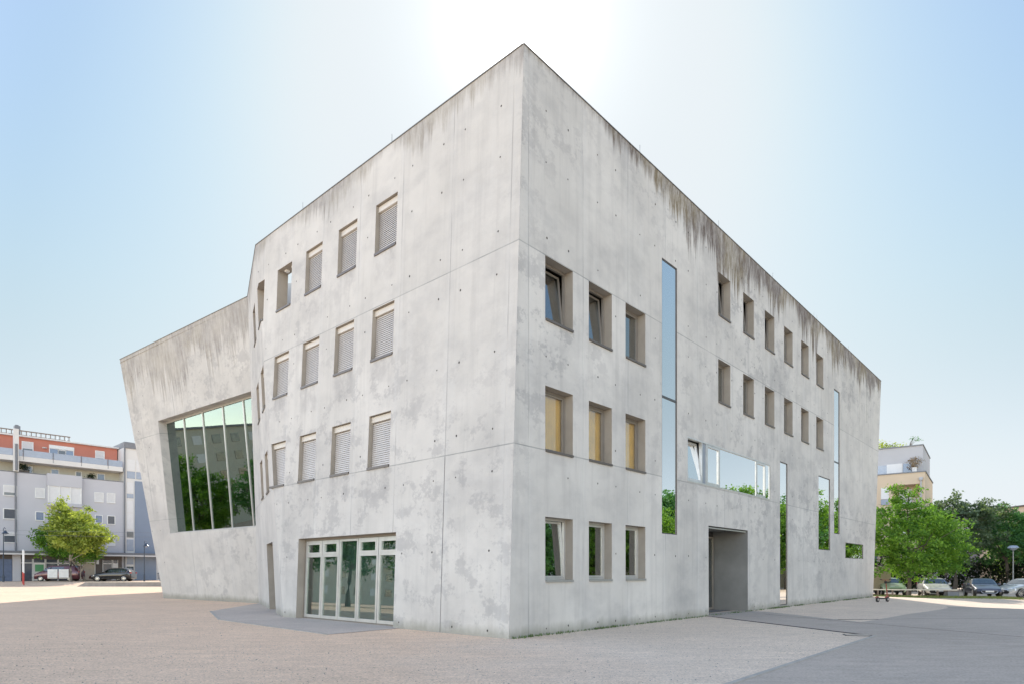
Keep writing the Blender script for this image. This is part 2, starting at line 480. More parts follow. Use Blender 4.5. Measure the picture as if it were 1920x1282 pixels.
# ------------------------------------------------------------------ terrain
def sstep(x, a, b):
    t = min(1, max(0, (x - a) / (b - a)))
    return t * t * (3 - 2 * t)
def hgt(x, y):
    dx, dy = x + .083, y - 15.104
    t = dx * .6724 + dy * .7402
    d = dx * .7402 - dy * .6724
    right = -0.36 * sstep(d, 0.3, 7.5) * sstep(t, 22, 34) - 0.0
    beyond = -0.30 * sstep(t, 36, 40) * sstep(x, 20, 26)
    r = min(right, beyond)
    dl = y - (65.6 + (x + 45) * 0.0)
    left = 0.0
    if x < -10:
        left = 0.12 * sstep(y, 44, 64) * sstep(-x, 16, 28)
        bank = 0.37 * sstep(y, 67.0, 70.5) * sstep(-x, 16, 28)
        left += bank
    return r + left

def ground_mat(name, cols, pebble=1.0, xblend=False):
    m, nt, out = mat(name)
    b = node(nt, 'ShaderNodeBsdfPrincipled')
    b.inputs['Roughness'].default_value = 0.92
    b.inputs['Specular IOR Level'].default_value = 0.2
    tc = node(nt, 'ShaderNodeTexCoord').outputs['Object']
    a, bb = cols[0], cols[1]
    if xblend:
        sp = node(nt, 'ShaderNodeSeparateXYZ'); L_(nt, tc, sp.inputs[0])
        xx = math_n(nt, 'ADD', sp.outputs[0], math_n(nt, 'MULTIPLY', noise(nt, tc, 0.35, 5), 5.0))
        xf = ramp(nt, math_n(nt, 'MULTIPLY', math_n(nt, 'ADD', xx, 2.0), 0.12, clamp=True), [(0.25, 0), (0.8, 1)])
        c = mixc(nt, xf, a, bb)
    else:
        c = mixc(nt, noise(nt, tc, 0.4, 5), a, bb)
    c = mixc(nt, 1.0, c, ramp(nt, noise(nt, tc, 0.22, 6, 0.6), [(0.3, 0.93), (0.7, 1.07)]), 'MULTIPLY')
    c = mixc(nt, 1.0, c, ramp(nt, noise(nt, mapping(nt, tc, (0.6, 2.2, 1)), 1.6, 7, 0.7), [(0.3, 0.90), (0.7, 1.10)]), 'MULTIPLY')
    c = mixc(nt, 1.0, c, ramp(nt, noise(nt, tc, 28, 4, 0.7), [(0.3, 0.80), (0.7, 1.20)]), 'MULTIPLY')
    if pebble > 0:
        vo = node(nt, 'ShaderNodeTexVoronoi'); vo.inputs['Scale'].default_value = 38
        L_(nt, tc, vo.inputs['Vector'])
        pc = node(nt, 'ShaderNodeSeparateColor'); L_(nt, vo.outputs['Color'], pc.inputs[0])
        c = mixc(nt, 0.55 * pebble, c, mixc(nt, 1.0, c, ramp(nt, pc.outputs[0], [(0, 0.70), (0.5, 1.0), (1, 1.35)]), 'MULTIPLY'))
        v2 = node(nt, 'ShaderNodeTexVoronoi'); v2.inputs['Scale'].default_value = 5.5
        L_(nt, tc, v2.inputs['Vector'])
        st = math_n(nt, 'MULTIPLY', ramp(nt, v2.outputs['Distance'], [(0.09, 1), (0.15, 0)]), ramp(nt, noise(nt, tc, 1.3, 3), [(0.48, 0), (0.6, 1)]))
        sc2 = ramp(nt, noise(nt, mapping(nt, tc, (0.5, 1.8, 1), (5, 5, 0)), 1.0, 9, 0.75), [(0.52, 0), (0.66, 1)])
        c = mixc(nt, math_n(nt, 'MULTIPLY', sc2, 0.30), c, mixc(nt, 1.0, c, (1.35, 1.33, 1.30), 'MULTIPLY'))
        c = mixc(nt, math_n(nt, 'MULTIPLY', st, 0.65), c, (0.15, 0.14, 0.13))
    L_(nt, c, b.inputs['Base Color'])
    bp = node(nt, 'ShaderNodeBump')
    bp.inputs['Strength'].default_value = 0.6 if pebble else 0.3
    bp.inputs['Distance'].default_value = 0.02
    L_(nt, noise(nt, tc, 30, 6, 0.7), bp.inputs['Height']); L_(nt, bp.outputs[0], b.inputs['Normal'])
    L_(nt, b.outputs[0], out.inputs[0])
    return m
m_grav = ground_mat('gravel', ((0.68, 0.50, 0.36), (0.66, 0.54, 0.425)), 1.0, True)
m_asph = ground_mat('asphalt', ((0.41, 0.355, 0.30), (0.46, 0.395, 0.335)), 0.25)
m_pave = ground_mat('fine_paving', ((0.46, 0.395, 0.335), (0.51, 0.44, 0.38)), 0.3)
m_street = ground_mat('street_asphalt', ((0.17, 0.17, 0.175), (0.20, 0.20, 0.20)), 0)
m_edge = plain('edging_steel', (0.38, 0.35, 0.31), 0.7, var=0.15)
m_joint = plain('dark_joint', (0.05, 0.05, 0.05), 0.9)

xs = sorted(set([-1500, -900, -500, -300, -200, -160] + [x for x in np.arange(-130, 90.1, 2.0)] + [x for x in np.arange(14, 46, 1.0)] + [120, 180, 300, 500, 900, 1500]))
ys = sorted(set([-900, -400, -200, -120, -80] + [y for y in np.arange(-60, 110.1, 2.0)] + [y for y in np.arange(20, 72, 1.0)] + [130, 180, 300, 600, 1200, 2200]))
nx, ny = len(xs), len(ys)
gv = [(x, y, hgt(x, y)) for y in ys for x in xs]
gf = [(j * nx + i, j * nx + i + 1, (j + 1) * nx + i + 1, (j + 1) * nx + i) for j in range(ny - 1) for i in range(nx - 1)]
gme = bpy.data.meshes.new('ground'); gme.from_pydata(gv, [], gf); gme.materials.append(m_grav)
gme.polygons.foreach_set('use_smooth', [True] * len(gf))
go = bpy.data.objects.new('ground', gme); col.objects.link(go); tag(go, 'pale beige and grey gravel ground of the square', 'ground', kind='structure')

def tri_fill(outline, extra, inside_holes=()):
    pts = list(outline); edges = [(i, (i + 1) % len(outline)) for i in range(len(outline))]
    for h in inside_holes:
        k = len(pts); pts += list(h); edges += [(k + i, k + (i + 1) % len(h)) for i in range(len(h))]
    pts += list(extra)
    vo, eo, fo, *_ = delaunay_2d_cdt([Vector(p) for p in pts], edges, [], 0, 1e-5)
    def inside(p, poly):
        r = False; x, y = p
        for i in range(len(poly)):
            x1, y1 = poly[i]; x2, y2 = poly[i - 1]
            if (y1 > y) != (y2 > y) and x < (x2 - x1) * (y - y1) / (y2 - y1) + x1: r = not r
        return r
    out = []
    for f in fo:
        c = sum((vo[i] for i in f), Vector((0, 0))) / len(f)
        if inside(c, outline) and not any(inside(c, h) for h in inside_holes): out.append(f)
    return vo, out

def sheet(name, poly, m, lift, step=1.0, label='', cat='ground'):
    x0, x1 = min(p[0] for p in poly), max(p[0] for p in poly); y0, y1 = min(p[1] for p in poly), max(p[1] for p in poly)
    ex = [(x + 1e-3, y + 1e-3) for x in np.arange(x0, x1, step) for y in np.arange(y0, y1, step)]
    vo, fo = tri_fill(poly, ex)
    me = bpy.data.meshes.new(name)
    me.from_pydata([(v.x, v.y, hgt(v.x, v.y) + lift) for v in vo], [], fo)
    me.materials.append(m); me.polygons.foreach_set('use_smooth', [True] * len(me.polygons))
    o = bpy.data.objects.new(name, me); col.objects.link(o)
    return tag(o, label, cat, kind='structure')

asph_poly = [(6.6, 23.2), (7.13, 22.75), (9.07, 15.73), (3.12, 8.99), (-8.5, -4.2), (-8.5, -25), (70, -25), (70, 33.0), (40, 31.8), (26, 31.0), (21.2, 30.65), (13.88, 22.75), (11.14, 20.09), (10.3, 25.3), (9.6, 26.4)]
sheet('asphalt_path', asph_poly, m_asph, 0.010, 1.0, 'smooth grey asphalt path leading from the recessed entrance', 'path')
patch_poly = [(-13.1, 32.9), (-12.38, 25.86), (-9.85, 21.21), (-4.72, 16.14), (-3.3, 17.85), (-3.2, 18.6), (-7.8, 22.9), (-8.0, 23.3)]
sheet('paved_forecourt', patch_poly, m_pave, 0.008, 1.0, 'dark grey paved strip in front of the glazed doors', 'pavement')
street_poly = [(-140, -30), (-100, -10), (-76, 39.5), (-48, 71.2), (-30, 71.2), (-20, 71.2), (-20, 110), (-30, 125), (-60, 110)]
def strip(name, pts, w, h, m, label, cat):
    q = M()
    for a, b in zip(pts, pts[1:]):
        a = Vector(a); b = Vector(b); n = (b - a).normalized(); s = Vector((-n.y, n.x)) * w / 2
        k = max(1, int((b - a).length))
        for i in range(k):
            p, r = a.lerp(b, i / k), a.lerp(b, (i + 1) / k)
            z0, z1 = hgt(*p), hgt(*r)
            q.hexa([(p.x - s.x, p.y - s.y, z0 - .05), (p.x + s.x, p.y + s.y, z0 - .05), (r.x + s.x, r.y + s.y, z1 - .05), (r.x - s.x, r.y - s.y, z1 - .05),
                    (p.x - s.x, p.y - s.y, z0 + h), (p.x + s.x, p.y + s.y, z0 + h), (r.x + s.x, r.y + s.y, z1 + h), (r.x - s.x, r.y - s.y, z1 + h)])
    o = q.build(name, m)
    return tag(o, label, cat, kind='structure')
strip('path_edging', [(9.07, 15.73), (3.12, 8.99), (-8.5, -4.2)], 0.09, 0.022, m_edge, 'thin pale edging between gravel and asphalt path', 'edging')
strip('drain_slot', [(7.2, 22.6), (9.07, 15.73)], 0.06, 0.016, m_joint, 'dark drainage slot running out from the recessed entrance', 'drain')
strip('forecourt_edging', [(-12.38, 25.86), (-9.85, 21.21), (-4.72, 16.14)], 0.10, 0.018, m_edge, 'pale edging strip round the paved forecourt', 'edging')

for i, (x, y, lab) in enumerate(((8.75, 15.95, 'dark iron drain grate at the tip of the drainage slot'), (3.3, 26.2, ''))):
    if not lab: continue
    t = thing('drain_grate', lab, 'grate', (x, y, hgt(x, y)), R_(-15))
    q = M(); q.box(-.30, .30, -.17, .17, -.05, .014); q.build('frame', m_joint, t, world=False)
    q = M()
    for k in range(9): q.box(-.27, .27, -.155 + k * .035, -.138 + k * .035, .0145, .020)
    q.build('bars', m_edge, t, world=False)

# ------------------------------------------------------------------ the concrete building
bld = thing('concrete_building', 'angular raw concrete cultural building with sloping corner and punched square windows', 'building', (-.083, 15.104, 0))

TIES_R_A = [x + 2.305 * k for k in range(15) for x in (1.44, 2.36)]
TIES_B = [.17, 2.16, 4.11, 5.19, 7.14, 9.10, 10.17, 12.09, 13.43]
TIES_L_A = [.72, 2.04] + [x + 2.195 * k for k in range(7) for x in (2.92, 4.25)]

def wall(name, pl, outline, holes, m, uoff, j0, per, ties_a, skip=()):
    """holes: (quad [(a,b)x4], depth or list of per-edge depth)"""
    q = M()
    vo, fo = tri_fill(outline, [], [h[0] for h in holes])
    def uv(a, b, c=0): return (a - c + uoff, b)
    def uv2(a, b, c=0): return ((a - j0) / per, b)
    for f in fo:
        ps = [(vo[i].x, vo[i].y) for i in f]
        q.face([pl.P(*p) for p in ps], 0, [uv(*p) for p in ps], [uv2(*p) for p in ps])
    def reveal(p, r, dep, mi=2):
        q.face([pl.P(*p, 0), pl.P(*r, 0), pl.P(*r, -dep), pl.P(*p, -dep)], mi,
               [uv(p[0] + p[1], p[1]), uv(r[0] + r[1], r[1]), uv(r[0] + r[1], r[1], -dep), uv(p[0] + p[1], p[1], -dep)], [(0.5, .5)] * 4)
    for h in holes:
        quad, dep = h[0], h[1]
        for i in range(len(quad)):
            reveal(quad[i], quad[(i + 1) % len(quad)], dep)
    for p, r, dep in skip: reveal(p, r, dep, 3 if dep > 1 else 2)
    hs = [h[0] for h in holes]
    def near(a, b):
        for h in hs:
            if min(p[0] for p in h) - .08 < a < max(p[0] for p in h) + .08 and min(p[1] for p in h) - .08 < b < max(p[1] for p in h) + .08: return True
        return False
    xs_, ys_ = [p[0] for p in outline], [p[1] for p in outline]
    for a in ties_a:
        for b in TIES_B:
            a2 = a + rnd.uniform(-.02, .02); b2 = b + rnd.uniform(-.02, .02)
            if near(a2, b2): continue
            amin = min(xs_); amax = max(xs_)
            # clip to the leaning outline
            if not in_poly(a2, b2, outline): continue
            if rnd.random() < .06: continue
            r = rnd.uniform(.020, .030)
            ring = [pl.P(a2 + r * math.cos(t * math.pi / 4), b2 + r * 1.15 * math.sin(t * math.pi / 4), .003) for t in range(8)]
            q.face(ring, 1)
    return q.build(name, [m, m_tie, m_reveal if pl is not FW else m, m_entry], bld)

def in_poly(x, y, poly):
    r = False
    for i in range(len(poly)):
        x1, y1 = poly[i]; x2, y2 = poly[i - 1]
        if (y1 > y) != (y2 > y) and x < (x2 - x1) * (y - y1) / (y2 - y1) + x1: r = not r
    return r

def rect(a0, a1, b0, b1): return [(a0, b0), (a1, b0), (a1, b1), (a0, b1)]

# --- right facade openings
rowsR3 = [(1.39, 3.03), (4.74, 6.39), (8.09, 9.71)]
colsR3 = [(1.39, 2.57), (3.31, 4.47), (5.21, 6.37)]
colsR6 = [(11.71, 12.81), (14.06, 15.18), (16.40, 17.54), (18.77, 19.92), (21.13, 22.27), (23.48, 24.66)]
rowsR6 = [(8.05, 9.66), (11.33, 12.93)]
DR = 0.26
holesR = []
for (b0, b1) in rowsR3:
    for (a0, a1) in colsR3: holesR.append((rect(a0, a1, b0, b1), DR))
for (b0, b1) in rowsR6:
    for (a0, a1) in colsR6: holesR.append((rect(a0, a1, b0, b1), DR))
flush = [('tall', 7.42, 8.46, 2.87, 11.88), ('slot1', 18.24, 19.22, .10, 6.65), ('slot2', 23.86, 25.88, 2.79, 6.65), ('slot3', 26.62, 27.68, 3.75, 11.76), ('rect', 28.85, 32.83, 2.43, 3.33)]
for n_, a0, a1, b0, b1 in flush: holesR.append((rect(a0, a1, b0, b1), .10))
holesR.append((rect(9.21, 17.02, 4.775, 6.34), .14))
door_q = [(10.90, -.0), (14.53, -.0), (14.53, 3.32), (10.87, 3.32)]
outR = [(-.011, -.4), (10.90, -.4), (10.90, -.0), (10.87, 3.32), (14.53, 3.32), (14.53, -.4), (35.25, -.4), (37.52, 14.6), (.553, 14.6)]
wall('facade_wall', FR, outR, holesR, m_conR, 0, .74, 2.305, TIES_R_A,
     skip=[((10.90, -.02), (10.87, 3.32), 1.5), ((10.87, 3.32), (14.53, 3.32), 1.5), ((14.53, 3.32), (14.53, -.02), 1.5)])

# --- left facade
foldA = lambda b: (b * (14.211 / 14.61) * 0 + 10.938 + (14.211 - 10.938) * b / 14.61)
rowsL = [(4.745, 6.395), (8.08, 9.68), (11.37, 12.96)]
colsL = [(4.95, 6.04), (7.05, 8.13), (9.13, 10.22), (11.21, 12.29)]
holesL = []
for r, (b0, b1) in enumerate(rowsL):
    for k, (a0, a1) in enumerate(colsL):
        if r == 0 and k == 3:
            holesL.append(([(a0, b0), (12.00, b0), (12.30, b1), (a0, b1)], .28))
        else:
            s = 0.03 if r < 2 else 0.0
            holesL.append(([(a0, b0), (a1 + s, b0), (a1, b1), (a0, b1)], .42 if (r == 2 and k == 3) else .28))
f0, f1 = foldA(11.37), foldA(12.96)
outL = [(-.01, -.4), (4.53, -.4), (4.53, 2.77), (10.05, 2.77), (10.05, -.4), (foldA(-.4), -.4), (f0, 11.37), (13.33, 11.37), (13.33, 12.96), (f1, 12.96), (foldA(14.61), 14.61), (0.0, 14.61)]
wall('facade_wall', FL, outL, holesL, m_conL, 40, 2.485, 2.195, TIES_L_A,
     skip=[((4.53, -.02), (4.53, 2.77), .28), ((4.53, 2.77), (10.05, 2.77), .28), ((10.05, 2.77), (10.05, -.02), .28),
           ((f0, 11.37), (13.33, 11.37), .42), ((13.33, 11.37), (13.33, 12.96), .42), ((13.33, 12.96), (f1, 12.96), .42)])

# --- facet
g0 = FF.co(FL.P(f0, 11.37)); g1 = FF.co(FL.P(f1, 12.96)); gt = FF.co(FL.P(foldA(14.61), 14.61)); gb = FF.co(FL.P(foldA(-.4), -.4))
jl = lambda b: 11.234 + (8.448 - 11.234) * (b + .019) / 14.616
holesF = [(rect(2.58, 3.80, 8.10, 9.70), .28), (rect(5.02, 6.20, 8.12, 9.72), .28), (rect(2.68, 3.90, 4.78, 6.40), .28), (rect(5.12, 6.28, 4.80, 6.43), .28),
          (rect(4.95, 6.10, 11.50, 12.98), .42)]
outF = [gb, g0, (3.72, 11.42), (3.55, 12.99), g1, gt, (jl(14.6), 14.6), (jl(-.4), -.4), (5.12, -.4), (5.02, 2.78), (2.47, 2.78), (2.50, -.4)]
wall('facade_wall', FF, outF, holesF, m_conF, 90, .5, 2.4, [1.0, 6.9, 8.0],
     skip=[((2.50, -.02), (2.47, 2.78), .45), ((2.47, 2.78), (5.02, 2.78), .45), ((5.02, 2.78), (5.12, -.02), .45),
           (g0, (3.72, 11.42), .42), ((3.72, 11.42), (3.55, 12.99), .42), ((3.55, 12.99), g1, .42)])

# --- wing
jw = lambda b: .008 + (-2.174 - .008) * (b + .056) / 14.72
outW = [(jw(-.4), -.4), (jw(3.89), 3.89), (8.72, 3.90), (8.37, 10.42), (jw(10.42), 10.42), (jw(14.66), 14.66), (12.28, 14.66), (10.66, -.4)]
wall('facade_wall', FW, outW, [], m_conW, 130, 10.5, 4.2, [11.0, 9.9],
     skip=[((jw(3.89), 3.89), (8.72, 3.90), .47), ((8.72, 3.90), (8.37, 10.42), .47), ((8.37, 10.42), (jw(10.42), 10.42), .47), ((jw(10.42), 10.42), (jw(3.89), 3.89), .47)])

# --- rear and end walls
TOP = 14.6
cT, rT, lT = (.289, 15.51, TOP), FR.P(37.52, TOP), FW.P(12.28, 14.66)
backR, backL = (5.0, 60.5, TOP), (-28.6, 60.0, TOP)
ew = M()
def rearq(p, q2, b0, b1):
    ew.face([(*p[:2], p[2]), q2, b1, b0], 0, [(0, p[2]), (20, q2[2]), (20, -.4), (0, -.4)], [(.5, .5)] * 4)
rearq(rT, backR, FR.P(35.25, -.4), (4.5, 58.5, -.4))
rearq(backR, backL, (4.5, 58.5, -.4), (-26.3, 59.5, -.4))
rearq(backL, lT, (-26.3, 59.5, -.4), FW.P(10.66, -.4))
ew.build('rear_wall', m_conF, bld)

# --- roof with terrace well
A_ = np.array(FL.P(10.85, 14.4, -.42)); Fi = np.array(inter(FL, -.42, FF, -.42, 14.4)); D_ = np.array(FF.P(7.0, 14.4, -.42))
Q1 = A_ + np.array([3.70, 4.05, 0])
well = [tuple(A_[:2]), tuple(Fi[:2]), tuple(D_[:2]), tuple(Q1[:2])]
PTp = FL.P(foldA(14.4), 14.4); JTp = FF.P(jl(14.4), 14.4)
c14 = FR.P(.545, 14.4)
foot = [c14[:2], FR.P(37.4, 0)[:2], (5.0, 60.4), (-28.5, 59.9), lT[:2], JTp[:2], PTp[:2]]
vo, fo = tri_fill(foot, [], [well])
rq = M()
for f in fo: rq.face([(vo[i].x, vo[i].y, 14.4) for i in f])
rq.build('roof', m_roof, bld)
cp = M()
def cope(pl, a0, a1, b):
    cp.fbox(pl, a0, a1, b, b + .03, -.38, .018)
cope(FR, .553, 37.52, 14.6); cope(FL, 0.02, foldA(14.61), 14.61); cope(FF, gt[0], jl(14.6) - .02, 14.6); cope(FW, jw(14.66) + .03, 12.28, 14.665)
cp.build('coping', m_cope, bld)
# terrace skins
tq = M()
def skin(pl, c, outline, holes, uo):
    vo, fo = tri_fill(outline, [], holes)
    for f in fo:
        ps = [(vo[i].x, vo[i].y) for i in f]
        tq.face([pl.P(*p, c) for p in ps], 0, [(p[0] + uo, p[1] * .8) for p in ps], [(.5, .5)] * len(ps))
pi0 = inter(FL, -.42, FF, -.42, 11.15); pi1 = inter(FL, -.42, FF, -.42, 14.6)
la0, la1 = FL.co(pi0)[0], FL.co(pi1)[0]; fa0, fa1 = FF.co(pi0)[0], FF.co(pi1)[0]
lh = [(FL.co(inter(FL, -.42, FF, -.42, 11.37))[0], 11.37), (FL.co(inter(FL, -.42, FF, -.42, 12.96))[0], 12.96)]
fh = [(FF.co(inter(FL, -.42, FF, -.42, 11.37))[0], 11.40), (FF.co(inter(FL, -.42, FF, -.42, 12.96))[0], 12.99)]
skin(FL, -.42, [(10.85, 11.15), (la0, 11.15), lh[0], (13.33, 11.37), (13.33, 12.96), lh[1], (la1, 14.6), (10.85, 14.6)], [rect(11.21, 12.29, 11.37, 12.96)], 40)
skin(FF, -.42, [(fa0, 11.15), fh[0], (3.72, 11.42), (3.55, 12.99), fh[1], (fa1, 14.6), (7.0, 14.6), (7.0, 11.15)], [rect(4.95, 6.10, 11.50, 12.98)], 95)
def vq(p, q2, z0=11.15, z1=14.6):
    tq.face([(*p, z0), (*q2, z0), (*q2, z1), (*p, z1)], 0, [(0, z0), (6, z0), (6, z1 * .8), (0, z1 * .8)], [(.5, .5)] * 4)
vq(well[2], well[3]); vq(well[3], well[0])
tq.face([(*p, 11.15) for p in well], 0, [(0, 3), (3, 3), (3, 4), (0, 4)], [(.5, .5)] * 4)
tq.build('roof_terrace', m_conF, bld)
# lamps in the soffit of the terrace opening
for a in (11.5, 12.0):
    q = M(); q.fbox(FL, a - .07, a + .07, 12.90, 12.96, -.30, -.16)
    q.build('soffit_lamp', m_white, bld)
q = M(); q.fbox(FL, 11.25, 11.75, 11.40, 11.75, -.95, -.75); q.build('terrace_box', m_white, bld)
# inner floors, so that glass looks onto storeys
iq = M()
fi = [FR.P(.9, 0, -.7)[:2], FR.P(35, 0, -.7)[:2], (5, 57), (-24, 57), FW.P(10.3, 0, -1.2)[:2], FW.P(0.2, 0, -1.2)[:2], FL.P(10.8, 0, -.8)[:2]]
for z in (.02, 4.05, 7.45, 10.85):
    iq.face([(*p, z) for p in fi])
iq.build('inner_floor', m_floor, bld)
iq = M()
wf = [FR.P(1.5, 0, -6)[:2], FR.P(33, 0, -6)[:2]]
iq.face([(*wf[0], 0), (*wf[1], 0), (*wf[1], 10.8), (*wf[0], 10.8)])
iq.build('partition_wall', m_floor, bld)

# joint cuts: a crack line near the far end and one on the left facade
for args in ((FR, 33.70, 33.735, 11.1, 13.9), (FL, 2.478, 2.492, -.1, 4.70)):
    q = M(); q.fbox(*args, -.02, .004); q.build('open_joint', m_patch, bld)

# ---- windows
def window_box(pl, quad_rect, dep, fm, gm, tilt=0.0, sill=m_sill, sill_light=False, curtain=None, fw=.06, lab=None):
    a0, a1, b0, b1 = quad_rect
    f = M()
    c0, c1 = -dep - .07, -dep + .0
    f.fbox(pl, a0, a0 + fw, b0, b1, c0, c1); f.fbox(pl, a1 - fw, a1, b0, b1, c0, c1)
    f.fbox(pl, a0 + fw, a1 - fw, b1 - fw, b1, c0, c1); f.fbox(pl, a0 + fw, a1 - fw, b0, b0 + fw, c0, c1)
    # sash
    sa0, sa1, sb0, sb1 = a0 + fw + .004, a1 - fw - .004, b0 + fw + .004, b1 - fw - .004
    def T(a, b, c):   # tilt about the foot
        t = R_(tilt); hb = b - sb0
        return pl.P(a, sb0 + hb * math.cos(t) + c * math.sin(t), -dep - .012 - hb * math.sin(t) + c * math.cos(t))
    def tb(m_, A0, A1, B0, B1, C0, C1):
        m_.hexa([T(A0, B0, C0), T(A1, B0, C0), T(A1, B0, C1), T(A0, B0, C1), T(A0, B1, C0), T(A1, B1, C0), T(A1, B1, C1), T(A0, B1, C1)])
    s = M(); sw = .055
    tb(s, sa0, sa0 + sw, sb0, sb1, -.05, 0.0); tb(s, sa1 - sw, sa1, sb0, sb1, -.05, 0.0)
    tb(s, sa0 + sw, sa1 - sw, sb1 - sw, sb1, -.05, 0.0); tb(s, sa0 + sw, sa1 - sw, sb0, sb0 + sw, -.05, 0.0)
    g = M(); tb(g, sa0 + sw - .01, sa1 - sw + .01, sb0 + sw - .01, sb1 - sw + .01, -.032, -.020)
    w = f.build('window', fm, bld)
    if lab: w['label'] = lab
    sw_o = s.build('sash', fm, w)
    g.build('pane', gm, w)
    if sill:
        k = M()
        k.fbox(pl, a0 + .01, a1 - .01, b0 - .045, b0 + .012, -dep + .003, .045)
        k.build('sill', sill, w)
    if curtain:
        k = M(); n = 26
        for i in range(n):
            x0 = a0 + (a1 - a0) * i / n; x1 = a0 + (a1 - a0) * (i + 1) / n
            c0_, c1_ = (-dep - .10 - .025 * (i % 2)), (-dep - .10 - .025 * ((i + 1) % 2))
            k.face([pl.P(x0, b0 + .02, c0_), pl.P(x1, b0 + .02, c1_), pl.P(x1, b1, c1_), pl.P(x0, b1, c0_)])
        k.build('curtain', curtain, w)
    return w

for r, (b0, b1) in enumerate(rowsR3):
    for k, (a0, a1) in enumerate(colsR3):
        tilt = {(2, 0): 6, (2, 1): 5, (0, 0): 3}.get((r, k), 0)
        window_box(FR, (a0, a1, b0, b1), DR, m_frame if r else m_aluf, m_gamb if r == 1 else m_gwin, tilt, m_sill if r else m_sillg, curtain=m_cream if r == 1 else None,
                   lab='tilted open taupe window' if tilt else None)
for r, (b0, b1) in enumerate(rowsR6):
    for k, (a0, a1) in enumerate(colsR6):
        tilt = 6 if (r == 1 and k < 3) else 0
        window_box(FR, (a0, a1, b0, b1), DR, m_frame, m_gwin, tilt)

def flush_win(a0, a1, b0, b1, trans=(), gm=m_gtall, fm=m_dframe, fw=.035, dep=.035):
    f = M()
    f.fbox(FR, a0, a0 + fw, b0, b1, -.10, -dep + .02); f.fbox(FR, a1 - fw, a1, b0, b1, -.10, -dep + .02)
    f.fbox(FR, a0 + fw, a1 - fw, b1 - fw, b1, -.10, -dep + .02); f.fbox(FR, a0 + fw, a1 - fw, b0, b0 + fw, -.10, -dep + .02)
    for t in trans: f.fbox(FR, a0 + fw, a1 - fw, t - .035, t + .035, -.10, -dep + .02)
    w = f.build('window', fm, bld)
    bs = [b0 + fw] + [t for t in trans] + [b1 - fw]
    for i in range(len(bs) - 1):
        g = M(); g.fbox(FR, a0 + fw, a1 - fw, bs[i] + (.035 if i else 0), bs[i + 1] - (.035 if i < len(bs) - 2 else 0), -dep - .012, -dep)
        g.build('pane', gm, w)
    return w
flush_win(7.42, 8.46, 2.87, 11.88, (7.38,))
flush_win(18.24, 19.22, .10, 6.65)
flush_win(23.86, 25.88, 2.79, 6.65)
flush_win(26.62, 27.68, 3.75, 11.76, (7.75,))
flush_win(28.85, 32.83, 2.43, 3.33)
# ribbon window
f = M(); B0, B1 = 4.775, 6.34
f.fbox(FR, 9.21, 17.02, B1 - .05, B1, -.13, .0); f.fbox(FR, 9.21, 17.02, B0, B0 + .05, -.13, .012)
for a in (9.21, 10.36, 10.70, 11.84, 15.44, 16.97): f.fbox(FR, a, a + .05, B0 + .05, B1 - .05, -.13, -.01)
rw = f.build('window', m_aluf, bld); rw['label'] = 'long ribbon window with one tilted sash'
def sash(a0, a1, tilt):
    s = M(); sw = .085; b0, b1 = B0 + .055, B1 - .055
    def T(a, b, c):
        t = R_(tilt); hb = b - b0
        return FR.P(a, b0 + hb * math.cos(t), -.03 - hb * math.sin(t) + c)
    def tb(m_, A0, A1, Bb, Bt, C0, C1): m_.hexa([T(A0, Bb, C0), T(A1, Bb, C0), T(A1, Bb, C1), T(A0, Bb, C1), T(A0, Bt, C0), T(A1, Bt, C0), T(A1, Bt, C1), T(A0, Bt, C1)])
    tb(s, a0, a0 + sw, b0, b1, -.05, .022); tb(s, a1 - sw, a1, b0, b1, -.05, .022)
    tb(s, a0 + sw, a1 - sw, b1 - sw, b1, -.05, .022); tb(s, a0 + sw, a1 - sw, b0, b0 + sw, -.05, .022)
    so_ = s.build('sash', m_aluf, rw)
    g = M(); tb(g, a0 + sw - .005, a1 - sw + .005, b0 + sw - .005, b1 - sw + .005, -.03, -.018); g.build('pane', m_gtall, rw)
sash(9.265, 10.355, 8.0); sash(10.755, 11.835, 0); sash(15.495, 16.50, 0)
g = M(); g.fbox(FR, 10.41, 10.70, B0 + .05, B1 - .05, -.06, -.03); g.build('infill_panel', m_greypan, rw)
g = M(); g.fbox(FR, 11.89, 15.44, B0 + .05, B1 - .05, -.045, -.033); g.build('pane', m_gtall, rw)
g = M(); g.fbox(FR, 16.52, 16.97, B0 + .05, B1 - .05, -.045, -.033); g.build('pane', m_gtall, rw)

# recessed entrance
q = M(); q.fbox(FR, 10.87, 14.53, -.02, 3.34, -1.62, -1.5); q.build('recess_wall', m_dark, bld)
q = M(); e = -1.44
for a in (10.95, 12.1, 13.3, 14.40): q.fbox(FR, a, a + .07, .03, 3.10, -1.49, e)
q.fbox(FR, 11.02, 14.40, 3.03, 3.10, -1.49, e - .004); q.fbox(FR, 11.02, 14.40, .03, .12, -1.49, e - .004)
ed = q.build('entrance_door', m_frame, bld)
for a0, a1 in ((11.02, 12.1), (12.17, 13.3), (13.37, 14.40)):
    g = M(); g.fbox(FR, a0, a1, .12, 3.03, -1.48, -1.468); g.build('pane', m_gwin, ed)
g = M(); g.lathe([(0, 0), (.012, 0), (.012, 1.1), (0, 1.1)], FR.P(12.32, .9, -1.38), 8); g.build('door_handle', m_aluf, ed)
q = M(); q.fbox(FR, 10.93, 14.47, 3.235, 3.275, -.10, -.055); q.build('drip_rail', m_aluf, bld)

